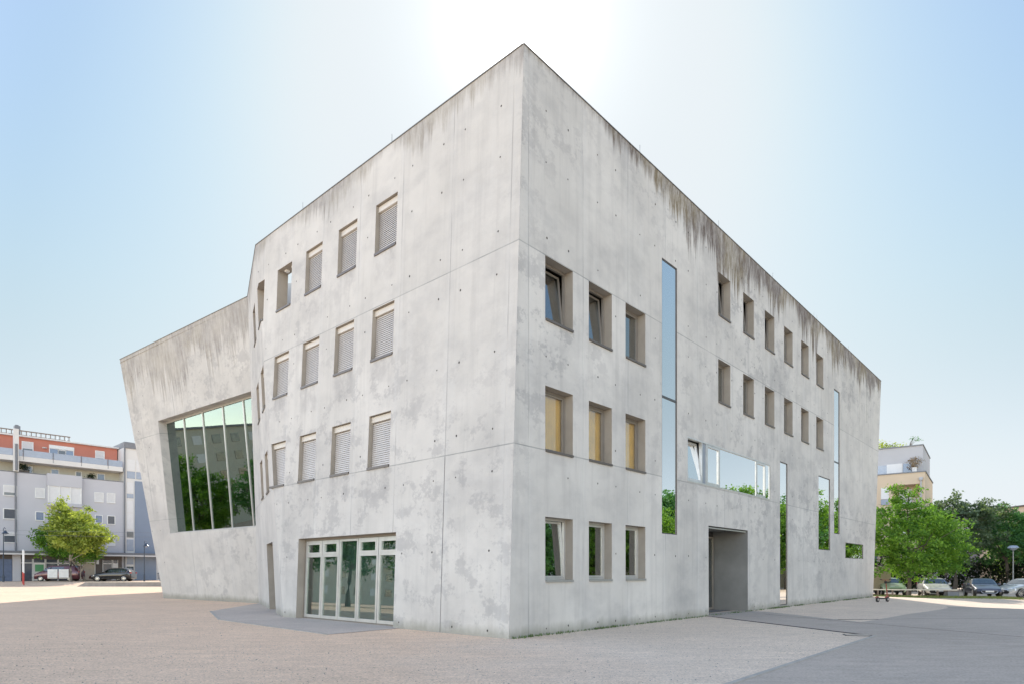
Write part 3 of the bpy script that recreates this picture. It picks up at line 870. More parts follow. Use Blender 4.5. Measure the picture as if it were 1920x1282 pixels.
# left facade windows with blinds
def blind_window(pl, a0, a1, b0, b1, a1t=None, dep=.28, label=None):
    """a1 at the foot, a1t at the head"""
    if a1t is None: a1t = a1
    f = M(); fw = .05; c0, c1 = -dep - .06, -dep
    f.fbox(pl, a0, a0 + fw, b0, b1, c0, c1); f.fbox(pl, min(a1, a1t) - fw, max(a1, a1t), b0, b1, c0, c1)
    f.fbox(pl, a0 + fw, min(a1, a1t) - fw, b1 - fw, b1, c0, c1); f.fbox(pl, a0 + fw, min(a1, a1t) - fw, b0, b0 + fw, c0, c1)
    w = f.build('window', m_frame, bld)
    if label: w['label'] = label
    am = min(a1, a1t) - .02
    g = M(); g.fbox(pl, a0 + fw, min(a1, a1t) - fw, b0 + fw, b1 - fw, -dep - .035, -dep - .022); g.build('pane', m_gwin, w)
    h = M(); h.fbox(pl, a0 + .01, max(a1, a1t) - .01, b1 - .19, b1 - .015, -.20, -.09); h.build('blind_box', m_bhead, w)
    s = M(); n = 21; zt, zb = b1 - .21, b0 + .10
    for i in range(n):
        z = zb + (zt - zb) * (i + .5) / n
        t = (z - b0) / (b1 - b0)
        ar = a1 + (a1t - a1) * t - .015
        h_ = .029; dz = rnd.uniform(-.001, .001)
        ci, co_ = -.165, -.143
        s.hexa([pl.P(a0 + .012, z + h_ + dz, ci), pl.P(ar, z + h_ + dz, ci), pl.P(ar, z - h_ + dz, co_), pl.P(a0 + .012, z - h_ + dz, co_),
                pl.P(a0 + .012, z + h_ + .004 + dz, ci), pl.P(ar, z + h_ + .004 + dz, ci), pl.P(ar, z - h_ + .004 + dz, co_), pl.P(a0 + .012, z - h_ + .004 + dz, co_)])
    s.fbox(pl, a0 + .012, min(a1, a1t) - .015, zb - .035, zb - .01, -.17, -.14)
    s.build('venetian_blind', m_blind, w)
    k = M(); k.fbox(pl, a0 + .02, max(a1, a1t) - .01, b0 - .02, b0 + .055, -.075, .035)
    k.fbox(pl, a0 + .02, max(a1, a1t) - .01, b0 + .0, b0 + .04, -dep + .001, -.076)
    k.build('sill', m_sill, w)
    return w
for r, (b0, b1) in enumerate(rowsL):
    for k, (a0, a1) in enumerate(colsL):
        if r == 2 and k == 3: continue
        if r == 0 and k == 3: blind_window(FL, a0, 12.00, b0, b1, 12.30)
        else: blind_window(FL, a0, a1 + (.03 if r < 2 else 0), b0, b1, a1)
for h in holesF[:4]:
    qd = h[0]; blind_window(FF, qd[0][0], qd[1][0], qd[0][1], qd[2][1])

# sills of the open terrace openings
q = M(); q.fbox(FL, 11.23, 12.28, 11.34, 11.40, -.42, .04); q.build('opening_sill', m_sill, bld)
q = M(); q.fbox(FL, 13.34, 13.47, 11.345, 11.395, -.40, .035); q.build('opening_sill', m_sill, bld)
q = M(); q.fbox(FF, 2.54, 3.70, 11.395, 11.44, -.38, .035); q.build('opening_sill', m_sill, bld)
q = M(); q.fbox(FF, 4.97, 6.08, 11.47, 11.52, -.42, .035); q.build('opening_sill', m_sill, bld)

# facet side door
q = M(); q.fbox(FF, 2.50, 5.12, -.02, 2.80, -.52, -.45); q.build('side_door', m_greypan, bld)

# glazed folding doors on the left facade
fd = M(); fd.fbox(FL, 4.53, 10.05, 2.70, 2.77, -.34, -.26); fd.fbox(FL, 9.98, 10.05, .0, 2.70, -.34, -.26); fd.fbox(FL, 4.53, 4.60, .0, 2.70, -.34, -.26)
fd.fbox(FL, 4.60, 9.98, .01, .05, -.34, -.27)
fdo = fd.build('glazed_door_front', m_frame, bld)
edges_d = [9.965, 8.90, 7.86, 6.79, 5.70, 4.62]
for i in range(5):
    a1, a0 = edges_d[i] - .012, edges_d[i + 1] + .012
    fixed = (i == 2)
    s = M(); sw = .06 if fixed else .085; b0, b1 = .06, 2.69
    s.fbox(FL, a0, a0 + sw, b0, b1, -.33, -.25); s.fbox(FL, a1 - sw, a1, b0, b1, -.33, -.25)
    s.fbox(FL, a0 + sw, a1 - sw, b0, b0 + .10, -.33, -.25); s.fbox(FL, a0 + sw, a1 - sw, b1 - .07, b1, -.33, -.25)
    if not fixed:
        s.fbox(FL, a0 + sw, a1 - sw, 2.13, 2.23, -.33, -.25)
        s.fbox(FL, a0 + sw, a0 + sw + .06, 2.23, b1 - .07, -.32, -.235); s.fbox(FL, a1 - sw - .06, a1 - sw, 2.23, b1 - .07, -.32, -.235)
        s.fbox(FL, a0 + sw + .06, a1 - sw - .06, 2.23, 2.29, -.32, -.235); s.fbox(FL, a0 + sw + .06, a1 - sw - .06, b1 - .13, b1 - .07, -.32, -.235)
    lf = s.build('door_leaf', m_aluf, fdo)
    g = M()
    g.fbox(FL, a0 + sw, a1 - sw, b0 + .10, b1 - .07 if fixed else 2.13, -.300, -.288)
    if not fixed: g.fbox(FL, a0 + sw + .06, a1 - sw - .06, 2.29, b1 - .13, -.29, -.278)
    g.build('pane', m_gdoor, fdo)
g = M(); g.fbox(FL, 4.60, 9.98, .1, 2.68, -.60, -.58); g.build('screen', m_frost, fdo)

# wing curtain wall (glass recessed .47)
GL = -.47
gm = M()
tops = [8.42, 6.26, 4.13, 2.00, 0.00, -1.9]; bots = [8.77, 6.74, 4.54, 2.45, .34, -1.0]
wd = M()
def slant(m_, t, b_, w, c0, c1, B0=3.90, B1=10.33):
    m_.hexa([FW.P(b_ - w, B0, c0), FW.P(b_ + w, B0, c0), FW.P(b_ + w, B0, c1), FW.P(b_ - w, B0, c1), FW.P(t - w, B1, c0), FW.P(t + w, B1, c0), FW.P(t + w, B1, c1), FW.P(t - w, B1, c1)])
for t, b_ in list(zip(tops, bots))[:5]: slant(wd, t, b_, .045, GL - .12, GL + .045)
wd.fbox(FW, -1.6, 8.42, 10.28, 10.42, GL - .12, GL + .06); wd.fbox(FW, -1.0, 8.77, 3.86, 3.945, GL - .12, GL + .05)
ww = wd.build('window', m_aluf, bld); ww['label'] = 'large leaning glass wall of the wing'
for i in range(5):
    t0, t1, b0_, b1_ = tops[i] - .045, tops[i + 1] + .045, bots[i] - .045, bots[i + 1] + .045
    g = M(); c0, c1 = GL - .012, GL
    g.hexa([FW.P(b1_, 3.945, c0), FW.P(b0_, 3.945, c0), FW.P(b0_, 3.945, c1), FW.P(b1_, 3.945, c1), FW.P(t1, 10.28, c0), FW.P(t0, 10.28, c0), FW.P(t0, 10.28, c1), FW.P(t1, 10.28, c1)])
    g.build('pane', m_gwing, ww)
g = M(); g.tube([FW.P(6.0, 5.2, -1.6), FW.P(1.5, 5.3, -1.4)], .09); g.tube([FW.P(1.6, 3.9, -1.3), FW.P(1.75, 5.1, -1.3)], .05)
g.build('railing', m_aluf, ww)

# lightning rods
def rod(pl, a):
    q = M(); p = Vector(pl.P(a, 14.6, -.12)); q.tube([p, p + Vector((0, 0, .42))], .009, 6); q.tube([p, p + Vector((0, 0, .10))], .025, 6)
    q.build('lightning_rod', m_sillg, bld)
for a in (6.24, 12.01, 17.67, 23.5, 24.0, 30.0): rod(FR, a)
for a in (5.48, 10.78): rod(FL, a)
#PART2
# ------------------------------------------------------------------ apartment block across the square (left)
m_rend = plain('grey_render', (0.50, 0.50, 0.53), 0.85, var=0.04, vscale=0.4)
m_rendw = plain('white_render', (0.66, 0.65, 0.63), 0.85, var=0.04, vscale=0.4)
m_red = plain('red_render', (0.50, 0.19, 0.135), 0.85, var=0.06, vscale=0.5)
m_creamw = plain('cream_render', (0.52, 0.50, 0.42), 0.85, var=0.05)
m_blue = plain('blue_grey_render', (0.22, 0.265, 0.34), 0.85, var=0.04, vscale=0.4)
m_shut = plain('white_shutter', (0.68, 0.68, 0.68), 0.5, var=0.03)
m_pane = plain('window_pane_dark', (0.07, 0.085, 0.11), 0.08, spec=0.9)
m_pane2 = plain('window_pane_blue', (0.16, 0.22, 0.33), 0.08, spec=0.9)
m_balg = plain('balustrade_glass', (0.30, 0.345, 0.43), 0.15, spec=0.8)
m_slate = plain('slate_cladding', (0.20, 0.21, 0.23), 0.7)
m_pipe = plain('zinc_pipe', (0.17, 0.18, 0.20), 0.5, 0.4)
m_brown = plain('brown_shopfront', (0.10, 0.085, 0.075), 0.6)
m_beigef = plain('beige_blind', (0.48, 0.41, 0.32), 0.8)
m_timber = plain('weathered_timber', (0.22, 0.17, 0.14), 0.8)
m_garage = plain('blue_garage_door', (0.11, 0.15, 0.24), 0.5, var=0.1)

BLD = Pl((-61.02, 80.0, 0), (.6724, .7402, 0), (0, 0, 1), (.7402, -.6724, 0))
ap = thing('apartment_building', 'grey and red apartment block with glass balustrades and shops below, beyond the tram street', 'building', BLD.P(0, .45, 0))
AL = -30.0
q = M()
q.fbox(BLD, AL, 10.33, -.5, 14.12, -14, 0)
q.build('wall', m_rend, ap)
q = M(); q.fbox(BLD, AL, 10.33, 14.12, 16.2, -14, -2.0); q.build('loggia_wall', m_creamw, ap)
q = M(); q.fbox(BLD, AL, 10.2, 15.58, 16.2, -2.0, .12); q.build('balcony_slab', m_rendw, ap)
q = M(); q.fbox(BLD, AL, 10.2, 16.2, 19.05, -14, -2.4); q.build('penthouse_wall', m_red, ap)
q = M(); q.fbox(BLD, AL, 10.33, 19.05, 19.22, -14.3, -2.0); q.build('roof', m_rendw, ap)
q = M(); q.fbox(BLD, AL, 10.3, 14.12, 14.22, -.25, .03); q.build('parapet_cap', m_pipe, ap)
for k in range(-9, 4):
    a0, a1 = 3.1 * k - .9 + .05, 3.1 * k + 2.2 - .05
    if a1 > 10.2: a1 = 10.15
    q = M(); q.fbox(BLD, a0, a1, 16.22, 17.05, .02, .06); b_ = q.build('balustrade', m_balg, ap)
    q = M(); q.fbox(BLD, a0 - .07, a0 - .02, 15.75, 17.1, .0, .14); q.build('post', m_pipe, b_)
# bay
q = M(); q.fbox(BLD, 1.5, 5.29, 12.75, 14.34, 0, .55); by = q.build('bay', m_rend, ap)
q = M(); q.fbox(BLD, 1.5, 5.29, 10.2, 10.62, 0, .55); q.build('bay_base', m_rend, by)
q = M(); q.fbox(BLD, 1.62, 5.17, 10.62, 12.75, 0, .45); q.build('shutter', m_shut, by)
q = M()
for a in (1.55, 2.75, 3.95, 5.13): q.fbox(BLD, a, a + .1, 10.62, 12.75, .42, .56)
q.build('frame', m_white, by)
def simple_win(a0, a1, b0, b1, kind='dark', c=0.0, shut=0.0):
    q = M(); fw = .09
    q.fbox(BLD, a0 - fw, a0, b0 - fw, b1 + fw, c, c + .06); q.fbox(BLD, a1, a1 + fw, b0 - fw, b1 + fw, c, c + .06)
    q.fbox(BLD, a0, a1, b1, b1 + fw, c, c + .07); q.fbox(BLD, a0 - .03, a1 + .03, b0 - fw, b0, c, c + .12)
    w = q.build('window', m_white, ap)
    bm_ = b1 - (b1 - b0) * shut
    if shut > 0:
        q = M(); n = max(2, int((b1 - bm_) / .12))
        for i in range(n):
            z0 = bm_ + (b1 - bm_) * i / n; z1 = bm_ + (b1 - bm_) * (i + .86) / n
            q.fbox(BLD, a0, a1, z0, z1, c, c + .04)
        q.build('shutter', m_shut, w)
    if shut < 1:
        q = M(); q.fbox(BLD, a0, a1, b0, bm_, c, c + .012); q.build('pane', m_pane if kind == 'dark' else m_pane2, w)
    return w
for a0, a1, b0, b1, s in [(.40, 1.24, 11.2, 12.3, 1), (6.9, 7.8, 11.2, 12.36, 1), (8.35, 9.2, 11.2, 12.4, 1), (.42, 1.2, 8.3, 9.3, 0), (6.96, 7.7, 8.35, 9.3, 0), (8.4, 9.2, 8.25, 9.3, .0),
                          (8.4, 9.2, 5.35, 6.3, 1), (6.96, 7.7, 5.35, 6.3, 1), (.42, 1.2, 5.35, 6.3, .4), (2.3, 3.2, 8.3, 9.3, .5), (3.9, 4.8, 8.3, 9.3, 0), (2.3, 3.2, 5.35, 6.3, 0), (3.9, 4.8, 5.35, 6.3, .6)]:
    simple_win(a0, a1, b0, b1, 'dark' if a0 > 7.9 else 'blue', 0, s)
for k in range(-4, 0):
    for b0, s in ((5.35, .3), (8.3, 0), (11.2, .7)):
        simple_win(6.4 * k + .9, 6.4 * k + 2.1, b0, b0 + 1.15, 'dark', 0, s if (k + int(b0)) % 2 else 0)
        simple_win(6.4 * k + 3.6, 6.4 * k + 4.8, b0, b0 + 1.15, 'dark', 0, s if (k + int(b0)) % 3 else 1)
# penthouse windows
for a0, a1, b0, b1, s, kd in [(-.55, .50, 17.1, 18.45, .62, 'dark'), (2.35, 3.2, 16.9, 18.0, 0, 'blue'), (3.3, 4.05, 16.9, 18.0, .1, 'dark'), (4.15, 4.95, 16.9, 18.0, 0, 'blue'), (7.6, 8.55, 17.1, 18.4, .72, 'dark'), (-4.6, -3.0, 16.9, 18.4, 0, 'blue')]:
    simple_win(a0, a1, b0, b1, kd, -2.4, s)
q = M(); q.fbox(BLD, 2.25, 5.05, 18.05, 18.5, -2.4, -2.28); q.build('shutter_box', m_white, ap)
q = M(); q.lathe([(0, 0), (.22, .02), (.28, .12), (0, .14)], BLD.P(1.75, 17.9, -2.25), 12); q.build('wall_lamp', m_white, ap)
# loggia windows / doors
for a0, a1, b0, b1, kd in [(-.5, .35, 14.3, 15.25, 'blue'), (2.45, 3.2, 14.2, 15.2, 'blue'), (5.2, 5.75, 14.2, 15.2, 'dark'), (7.7, 8.5, 14.2, 15.2, 'blue'), (-4.4, -3.2, 14.3, 15.3, 'blue')]:
    simple_win(a0, a1, b0, b1, kd, -2.0)
# white duct and pipes
q = M(); q.fbox(BLD, -1.94, -1.41, 14.2, 19.5, .12, .5); q.build('duct', m_rendw, ap)
for a, z1, z0 in ((-1.68, 14.3, .45), (10.42, 19.0, .45), (-22, 14.3, .45)):
    q = M(); q.tube([BLD.P(a, z0, .12), BLD.P(a, z1, .12)], .09, 8); q.build('downpipe', m_pipe, ap)
q = M(); q.tube([BLD.P(-1.68, 14.3, .6), BLD.P(-1.68, 17.6, .6)], .13, 8); q.build('downpipe', m_pipe, ap)
q = M(); q.fbox(BLD, -1.05, -.45, 19.2, 20.75, -5, -4.2); q.fbox(BLD, -.95, -.6, 20.75, 20.9, -4.9, -4.4); q.build('chimney', m_slate, ap)
q = M(); q.fbox(BLD, 6.0, 6.2, 19.2, 19.7, -5, -4.8); q.build('vent_pipe', m_pipe, ap)
# roof terrace trellis
q = M()
for a in np.arange(-14, 4.9, .52):
    q.fbox(BLD, a, a + .08, 19.2, 20.05, -3.7, -3.6)
q.fbox(BLD, -14, 4.9, 20.0, 20.12, -3.75, -3.55); q.fbox(BLD, -14, 4.9, 19.5, 19.56, -3.72, -3.62)
q.build('roof_railing', m_timber, ap)
q = M()
for a in np.arange(-13.5, 4.5, 1.05):
    q.fbox(BLD, a, a + .10, 19.2, 19.95, -3.35, -3.3); q.fbox(BLD, a, a + .7, 19.25, 19.32, -3.35, -3.3)
q.build('roof_frame', m_white, ap)
# stair tower
q = M(); q.fbox(BLD, 10.33, 20, -.5, 18.95, -12, -.05); tw = q.build('stair_tower', m_rendw, ap)
q = M(); q.fbox(BLD, 10.35, 20.2, 18.95, 19.75, -12, .1); q.fbox(BLD, 10.7, 11.9, 19.75, 20.0, -3, -1); q.build('roof_box', m_slate, tw)
q = M(); q.fbox(BLD, 11.72, 14.45, -.4, 14.45, -.06, .10); q.build('blue_panel', m_blue, tw)
for b0, b1, a1 in ((14.75, 15.75, 12.9), (15.85, 17.4, 12.9)):
    for k, (x0, x1) in enumerate(((10.75, 11.75), (11.9, 12.9))):
        q = M(); q.fbox(BLD, x0, x1, b0, b1, -.05, .0); q.build('pane', m_shut if b0 > 15 else m_balg, tw)
for i, (b0, b1) in enumerate(((.6, 2.4), (2.7, 4.0), (4.6, 6.2), (6.5, 7.3), (7.6, 9.9), (10.0, 11.6), (12.0, 12.6), (12.7, 14.2))):
    q = M(); q.fbox(BLD, 10.72, 11.55, b0, b1, -.05, .0); q.build('pane', [m_pane, m_balg, m_balg, m_pane, m_shut, m_shut, m_balg, m_shut][i], tw)
# canopy and shops
q = M(); q.fbox(BLD, AL, 15.2, 3.98, 4.28, 0.1, 1.3); cn = q.build('canopy', m_pipe, ap)
q = M(); q.fbox(BLD, AL, 15.2, 3.80, 3.98, 0.1, 1.34); q.build('fascia', m_rendw, cn)
q = M(); q.fbox(BLD, -29.9, 10.1, .3, 3.80, 0, .05); q.build('shopfront', m_brown, ap)
q = M(); q.fbox(BLD, -4.4, -2.05, .5, 3.25, .05, .12); q.build('garage_door', m_garage, ap)
q = M(); q.fbox(BLD, -10, -7.5, .5, 3.25, .05, .12); q.build('garage_door', m_garage, ap)
q = M(); q.fbox(BLD, -3.5, -2.6, 1.0, 1.06, .12, .16); q.build('door_handle', m_pane, ap)
q = M(); q.fbox(BLD, -2.0, -1.2, .3, 3.8, .05, .3); q.build('pier', m_rend, ap)
for a0, a1, ms, zc in [(-1.2, .05, m_pane, 2.75), (.1, 1.35, m_rendw, 2.75), (1.4, 2.7, m_pane, 2.75), (2.75, 4.0, m_pane, 2.75), (4.6, 5.3, m_beigef, 2.9), (5.35, 6.9, m_beigef, 2.9), (7.75, 8.9, m_pane, 2.75), (8.95, 9.6, m_rendw, 2.75)]:
    q = M()
    q.fbox(BLD, a0, a0 + .06, .5, 3.3, .05, .14); q.fbox(BLD, a1 - .06, a1, .5, 3.3, .05, .14); q.fbox(BLD, a0, a1, zc, zc + .09, .05, .15)
    w = q.build('shop_window', m_white, ap)
    q = M(); q.fbox(BLD, a0 + .06, a1 - .06, .55, zc, .05, .08); q.build('pane', ms, w)
    q = M(); q.fbox(BLD, a0 + .06, a1 - .06, zc + .09, 3.25, .05, .08); q.build('transom_pane', m_pane, w)
q = M(); q.fbox(BLD, .3, 1.2, 1.7, 2.6, .085, .10); q.build('poster', plain('green_poster', (.10, .30, .14), .7), ap)
for z in (1.9, 2.55, 3.0):
    q = M(); q.lathe([(0, 0), (.09, .0), (.09, .03), (0, .03)], BLD.P(4.3, z, .08), 10, axis='y'); q.build('round_sign', m_white, ap)
q = M(); q.fbox(BLD, 7.0, 7.25, 2.7, 3.3, .06, .35); q.build('sign_box', m_white, ap)

ax = thing('apartment_building', 'lower cream block further along the street, seen only mirrored in the wing glass', 'building', BLD.P(-32, .3, 0))
q = M(); q.fbox(BLD, -75, -31, -.5, 16.0, -12, -1); q.build('wall', m_creamw, ax)
q = M(); q.fbox(BLD, -75.3, -31, 16.0, 16.3, -12, -.6); q.build('roof', m_slate, ax)
for k in range(12):
    for b0 in (1.6, 4.6, 7.6, 10.6, 13.5):
        q = M(); q.fbox(BLD, -73.5 + 3.5 * k, -72 + 3.5 * k, b0, b0 + 1.4, -1, -.93); w = q.build('window', m_pane if (k + int(b0)) % 3 else m_shut, ax)
    if k % 2:
        q = M(); q.fbox(BLD, -74.0 + 3.5 * k, -71.5 + 3.5 * k, 7.2, 7.5, -1, .4); q.build('balcony_slab', m_rendw, ax)

# ------------------------------------------------------------------ building on the right
m_ochre = plain('ochre_render', (0.60, 0.48, 0.35), 0.85, var=0.04, vscale=0.4)
m_gry2 = plain('silver_render', (0.44, 0.44, 0.46), 0.8, var=0.05, vscale=0.4)
BR = Pl((43.33, 66, 0), (-.7975, .6033, 0), (0, 0, 1), (-.6033, -.7975, 0))
rb = thing('apartment_building', 'ochre house with grey set-back top storey and planted roof, behind the bright green tree', 'building', BR.P(0, -.5, 0))
q = M(); q.fbox(BR, 0, 26, -.9, 8.5, -11, 0)
q.fbox(BR, 0, .5, 8.5, 10.95, -11, 0); q.fbox(BR, 2.95, 26, 8.5, 10.95, -11, 0); q.fbox(BR, 0.5, 2.95, 8.5, 10.95, -11, -1.5)
q.fbox(BR, 0, 26, 10.95, 12.15, -11, 0); q.build('wall', m_ochre, rb)
q = M(); q.fbox(BR, -.08, 26, 12.15, 12.27, -11, .08); q.build('parapet_cap', m_slate, rb)
q = M(); q.fbox(BR, .27, 26, 12.2, 15.12, -11, -1.0); q.build('top_storey', m_gry2, rb)
q = M(); q.fbox(BR, .2, 26, 15.12, 15.24, -11, -.92); q.build('roof_edge', m_slate, rb)
q = M(); q.fbox(BR, 2.12, 3.6, 12.3, 13.38, -1, -.95); w = q.build('window', m_shut, rb)
q = M(); q.fbox(BR, 1.35, 2.05, 12.3, 13.3, -1, -.95); q.build('pane', m_pane2, w)
q = M(); q.fbox(BR, 3.6, 4.6, 12.3, 13.3, -1, -.93); q.build('steel_screen', m_balg, rb)
q = M(); q.fbox(BR, 3.28, 4.02, 9.55, 10.75, 0, .06); w = q.build('window', m_shut, rb)
q = M(); q.fbox(BR, 3.28, 4.02, 8.9, 9.5, 0, .1); q.build('balustrade', m_balg, w)
q = M(); q.fbox(BR, .5, 2.95, 8.38, 8.58, -.2, .25); q.build('balcony_slab', m_rendw, rb)
q = M()
for a in np.arange(.52, 2.95, .11): q.fbox(BR, a, a + .03, 8.58, 9.35, .17, .2)
q.fbox(BR, .5, 2.95, 9.35, 9.4, .15, .22); q.build('balcony_railing', m_gry2, rb)
q = M(); q.fbox(BR, 1.3, 2.5, 8.6, 10.6, -1.5, -1.44); q.build('balcony_door', m_shut, rb)
q = M(); q.tube([BR.P(.36, 0, .1), BR.P(.36, 11.3, .1)], .07, 8); q.fbox(BR, .2, .52, 11.3, 11.6, .02, .25); q.build('downpipe', m_gry2, rb)
for k in range(0, 5):
    for b0 in (2.3, 5.4):
        q = M(); q.fbox(BR, 1.0 + 3.4 * k, 2.1 + 3.4 * k, b0, b0 + 1.3, 0, .05); q.build('window', m_pane2 if k % 2 else m_shut, rb)

lb = thing('apartment_building', 'long low grey roofed building hidden behind the dark trees', 'building', (66, 98, -.5))
q = M(); q.box(52, 92, 95, 106, -1, 10.4); q.build('wall', m_gry2, lb)
q = M(); q.box(51.8, 92, 94.7, 106.3, 10.4, 10.65); q.build('roof', m_slate, lb)
q = M(); q.box(74, 75.1, 96, 97, 10.6, 11.9); q.build('chimney', m_gry2, lb)
ob = thing('apartment_building', 'orange brown house at the right edge of the picture', 'building', (71, 88, -.5))
q = M(); q.box(68.4, 84, 84, 92, -1, 10.4); q.build('wall', m_ochre, ob)
q = M(); q.box(68.2, 84.2, 83.8, 92.2, 10.4, 10.6); q.build('roof', m_brown, ob)
for z in (1.5, 4.3, 7.2):
    q = M(); q.box(69.3, 70.6, 83.9, 84, z, z + 1.5); w = q.build('window', m_pane, ob)
    q = M(); q.box(69.2, 70.7, 83.8, 83.95, z - .12, z); q.build('sill', m_white, w)

# ------------------------------------------------------------------ trees
def leafmat(name, c0, c1, trans=0.45):
    m, nt, out = mat(name)
    at = node(nt, 'ShaderNodeAttribute', attribute_name='leaf')
    c = ramp(nt, at.outputs['Fac'], [(0.0, c0), (1.0, c1)])
    d = node(nt, 'ShaderNodeBsdfPrincipled'); d.inputs['Roughness'].default_value = 0.55; d.inputs['Specular IOR Level'].default_value = 0.25
    t = node(nt, 'ShaderNodeBsdfTranslucent')
    L_(nt, c, d.inputs['Base Color'])
    L_(nt, mixc(nt, 1.0, c, (1.25, 1.25, 0.55), 'MULTIPLY'), t.inputs['Color'])
    mx = node(nt, 'ShaderNodeMixShader'); mx.inputs[0].default_value = trans
    L_(nt, d.outputs[0], mx.inputs[1]); L_(nt, t.outputs[0], mx.inputs[2]); L_(nt, mx.outputs[0], out.inputs[0])
    return m
m_leafY = leafmat('leaves_yellow_green', (0.10, 0.17, 0.03), (0.58, 0.64, 0.16), 0.48)
m_leafG = leafmat('leaves_fresh_green', (0.03, 0.11, 0.025), (0.26, 0.46, 0.07), 0.45)
m_leafD = leafmat('leaves_deep_green', (0.03, 0.10, 0.04), (0.16, 0.36, 0.12), 0.42)
m_leafP = leafmat('leaves_grey_purple', (0.05, 0.09, 0.055), (0.22, 0.29, 0.17), 0.4)
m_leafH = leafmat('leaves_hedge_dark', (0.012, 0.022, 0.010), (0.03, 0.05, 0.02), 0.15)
m_dry = leafmat('leaves_dry_brown', (0.22, 0.15, 0.09), (0.36, 0.27, 0.17), 0.2)
m_bark = plain('bark', (0.12, 0.10, 0.08), 0.9, var=0.25, vscale=6)
m_barkl = plain('bark_light', (0.30, 0.26, 0.21), 0.9, var=0.2, vscale=6)

def leaves(name, blobs, nclus, per, size, spread, m, parent, seed, flat=0.35):
    r = np.random.default_rng(seed)
    w = np.array([b[3] * b[4] * b[5] for b in blobs]) ** 0.8; w = w / w.sum()
    cc = []; 
    while len(cc) < nclus:
        b = blobs[r.choice(len(blobs), p=w)]
        v = r.normal(size=3); v /= np.linalg.norm(v)
        rad = r.uniform(0.35, 1.0) ** 0.55
        rad *= 1 + 0.18 * math.sin(5 * v[0] + 3 * v[2] + seed) + 0.16 * math.sin(9 * v[0] + 7 * v[2] + 2 * seed) + 0.08 * r.normal()
        cc.append((b[0] + v[0] * b[3] * rad, b[1] + v[1] * b[4] * rad, b[2] + v[2] * b[5] * rad))
    cc = np.array(cc); ct = r.uniform(0, 1, nclus)
    n = nclus * per
    c = np.repeat(cc, per, 0) + r.normal(size=(n, 3)) * np.array([spread, spread, spread * 0.6])
    nrm = r.normal(size=(n, 3)); nrm[:, 2] += flat * 3; nrm /= np.linalg.norm(nrm, axis=1)[:, None]
    t = np.cross(nrm, r.normal(size=(n, 3))); t /= np.linalg.norm(t, axis=1)[:, None]
    u = np.cross(nrm, t)
    s = size * r.uniform(.6, 1.3, n)[:, None]
    v = np.stack([c - t * s, c - u * s * .55 + nrm * s * .15, c + t * s, c + u * s * .55 + nrm * s * .15], 1).reshape(-1, 3)
    off = np.array(parent_world(parent))
    v = v - off
    me = bpy.data.meshes.new(name)
    f = np.arange(n * 4).reshape(-1, 4)
    me.from_pydata(v.tolist(), [], f.tolist())
    lt = np.clip(np.repeat(ct, per) * .55 + r.uniform(0, 1, n) * .45, 0, 1)
    at = me.attributes.new('leaf', 'FLOAT', 'FACE'); at.data.foreach_set('value', lt.astype(np.float32))
    me.materials.append(m)
    o = bpy.data.objects.new(name, me); col.objects.link(o); o.parent = parent
    return o, cc

def trunk(base, top, r0, limbs, m, parent, seed, targets=None):
    q = M(); rr = random.Random(seed)
    b, t = Vector(base), Vector(top)
    n = 7; pth = []
    for i in range(n + 1):
        p = b.lerp(t, i / n); k = 0 if i == 0 else .05 * (t - b).length * .25
        pth.append(p + Vector((rr.uniform(-k, k), rr.uniform(-k, k), 0)))
    q.tube(pth, [r0 * (1.25 if i == 0 else 1 - .75 * i / n) for i in range(n + 1)], 8)
    for k in range(limbs):
        i = rr.randint(2, n - 1); p = pth[i]
        if targets is not None: e = Vector(targets[rr.randrange(len(targets))])
        e.z = max(e.z, p.z + .3)
        mid = p.lerp(e, .5) + Vector((0, 0, -.15 * (e - p).length * .3))
        rad = r0 * (1 - .75 * i / n) * .5
        q.tube([p, mid, e], [rad, rad * .6, rad * .15], 5)
    return q.build('trunk', m, parent, smooth=True)

def tree(name, label, base, blobs, nclus, per, size, spread, ml, mb, r0, seed, ttop=None, limbs=14, group=None):
    t = thing(name, label, 'tree', base, 0, group)
    o, cc = leaves('crown', blobs, nclus, per, size, spread, ml, t, seed)
    top = ttop or (base[0], base[1], max(b[2] for b in blobs))
    trunk(base, top, r0, limbs, mb, t, seed, cc.tolist())
    return t
def hz(x, y): return hgt(x, y)
B3 = lambda x, y, z, rx, ry, rz: (x, y, z, rx, ry, rz)

tree('broadleaf_tree', 'yellow green sunlit street tree in front of the maroon van', (-52.6, 75, hz(-52.6, 75)),
     [B3(-52.0, 75, 5.9, 3.1, 2.9, 2.0), B3(-53.2, 75, 7.6, 1.5, 1.5, 1.8), B3(-53.7, 75, 9.3, .7, .7, 1.2), B3(-50.4, 75, 8.4, .5, .5, 1.3), B3(-50.0, 75, 5.5, 1.6, 1.6, 1.5), B3(-51.5, 75, 7.2, 1.7, 1.7, 1.3)],
     330, 34, .17, .30, m_leafY, m_barkl, .17, 3)
tree('broadleaf_tree', 'darker green street tree left of and behind the yellow green one', (-53.9, 79.5, hz(-53.9, 79.5)),
     [B3(-57.6, 79, 5.4, 1.8, 1.8, 1.7), B3(-56.8, 79, 7.4, 1.2, 1.2, 1.3), B3(-56.0, 79, 4.3, 1.6, 1.6, .9)],
     190, 26, .18, .36, m_leafG, m_barkl, .12, 5, ttop=(-57.2, 79, 6.5))
tree('young_tree', 'small grey green young tree between the van and the black car', (-52.2, 76.2, hz(-52.2, 76.2)),
     [B3(-51.6, 76, 4.0, 1.5, 1.4, 1.3), B3(-50.8, 76, 3.9, .9, .9, .8)], 90, 24, .14, .28, m_leafG, m_barkl, .09, 8)

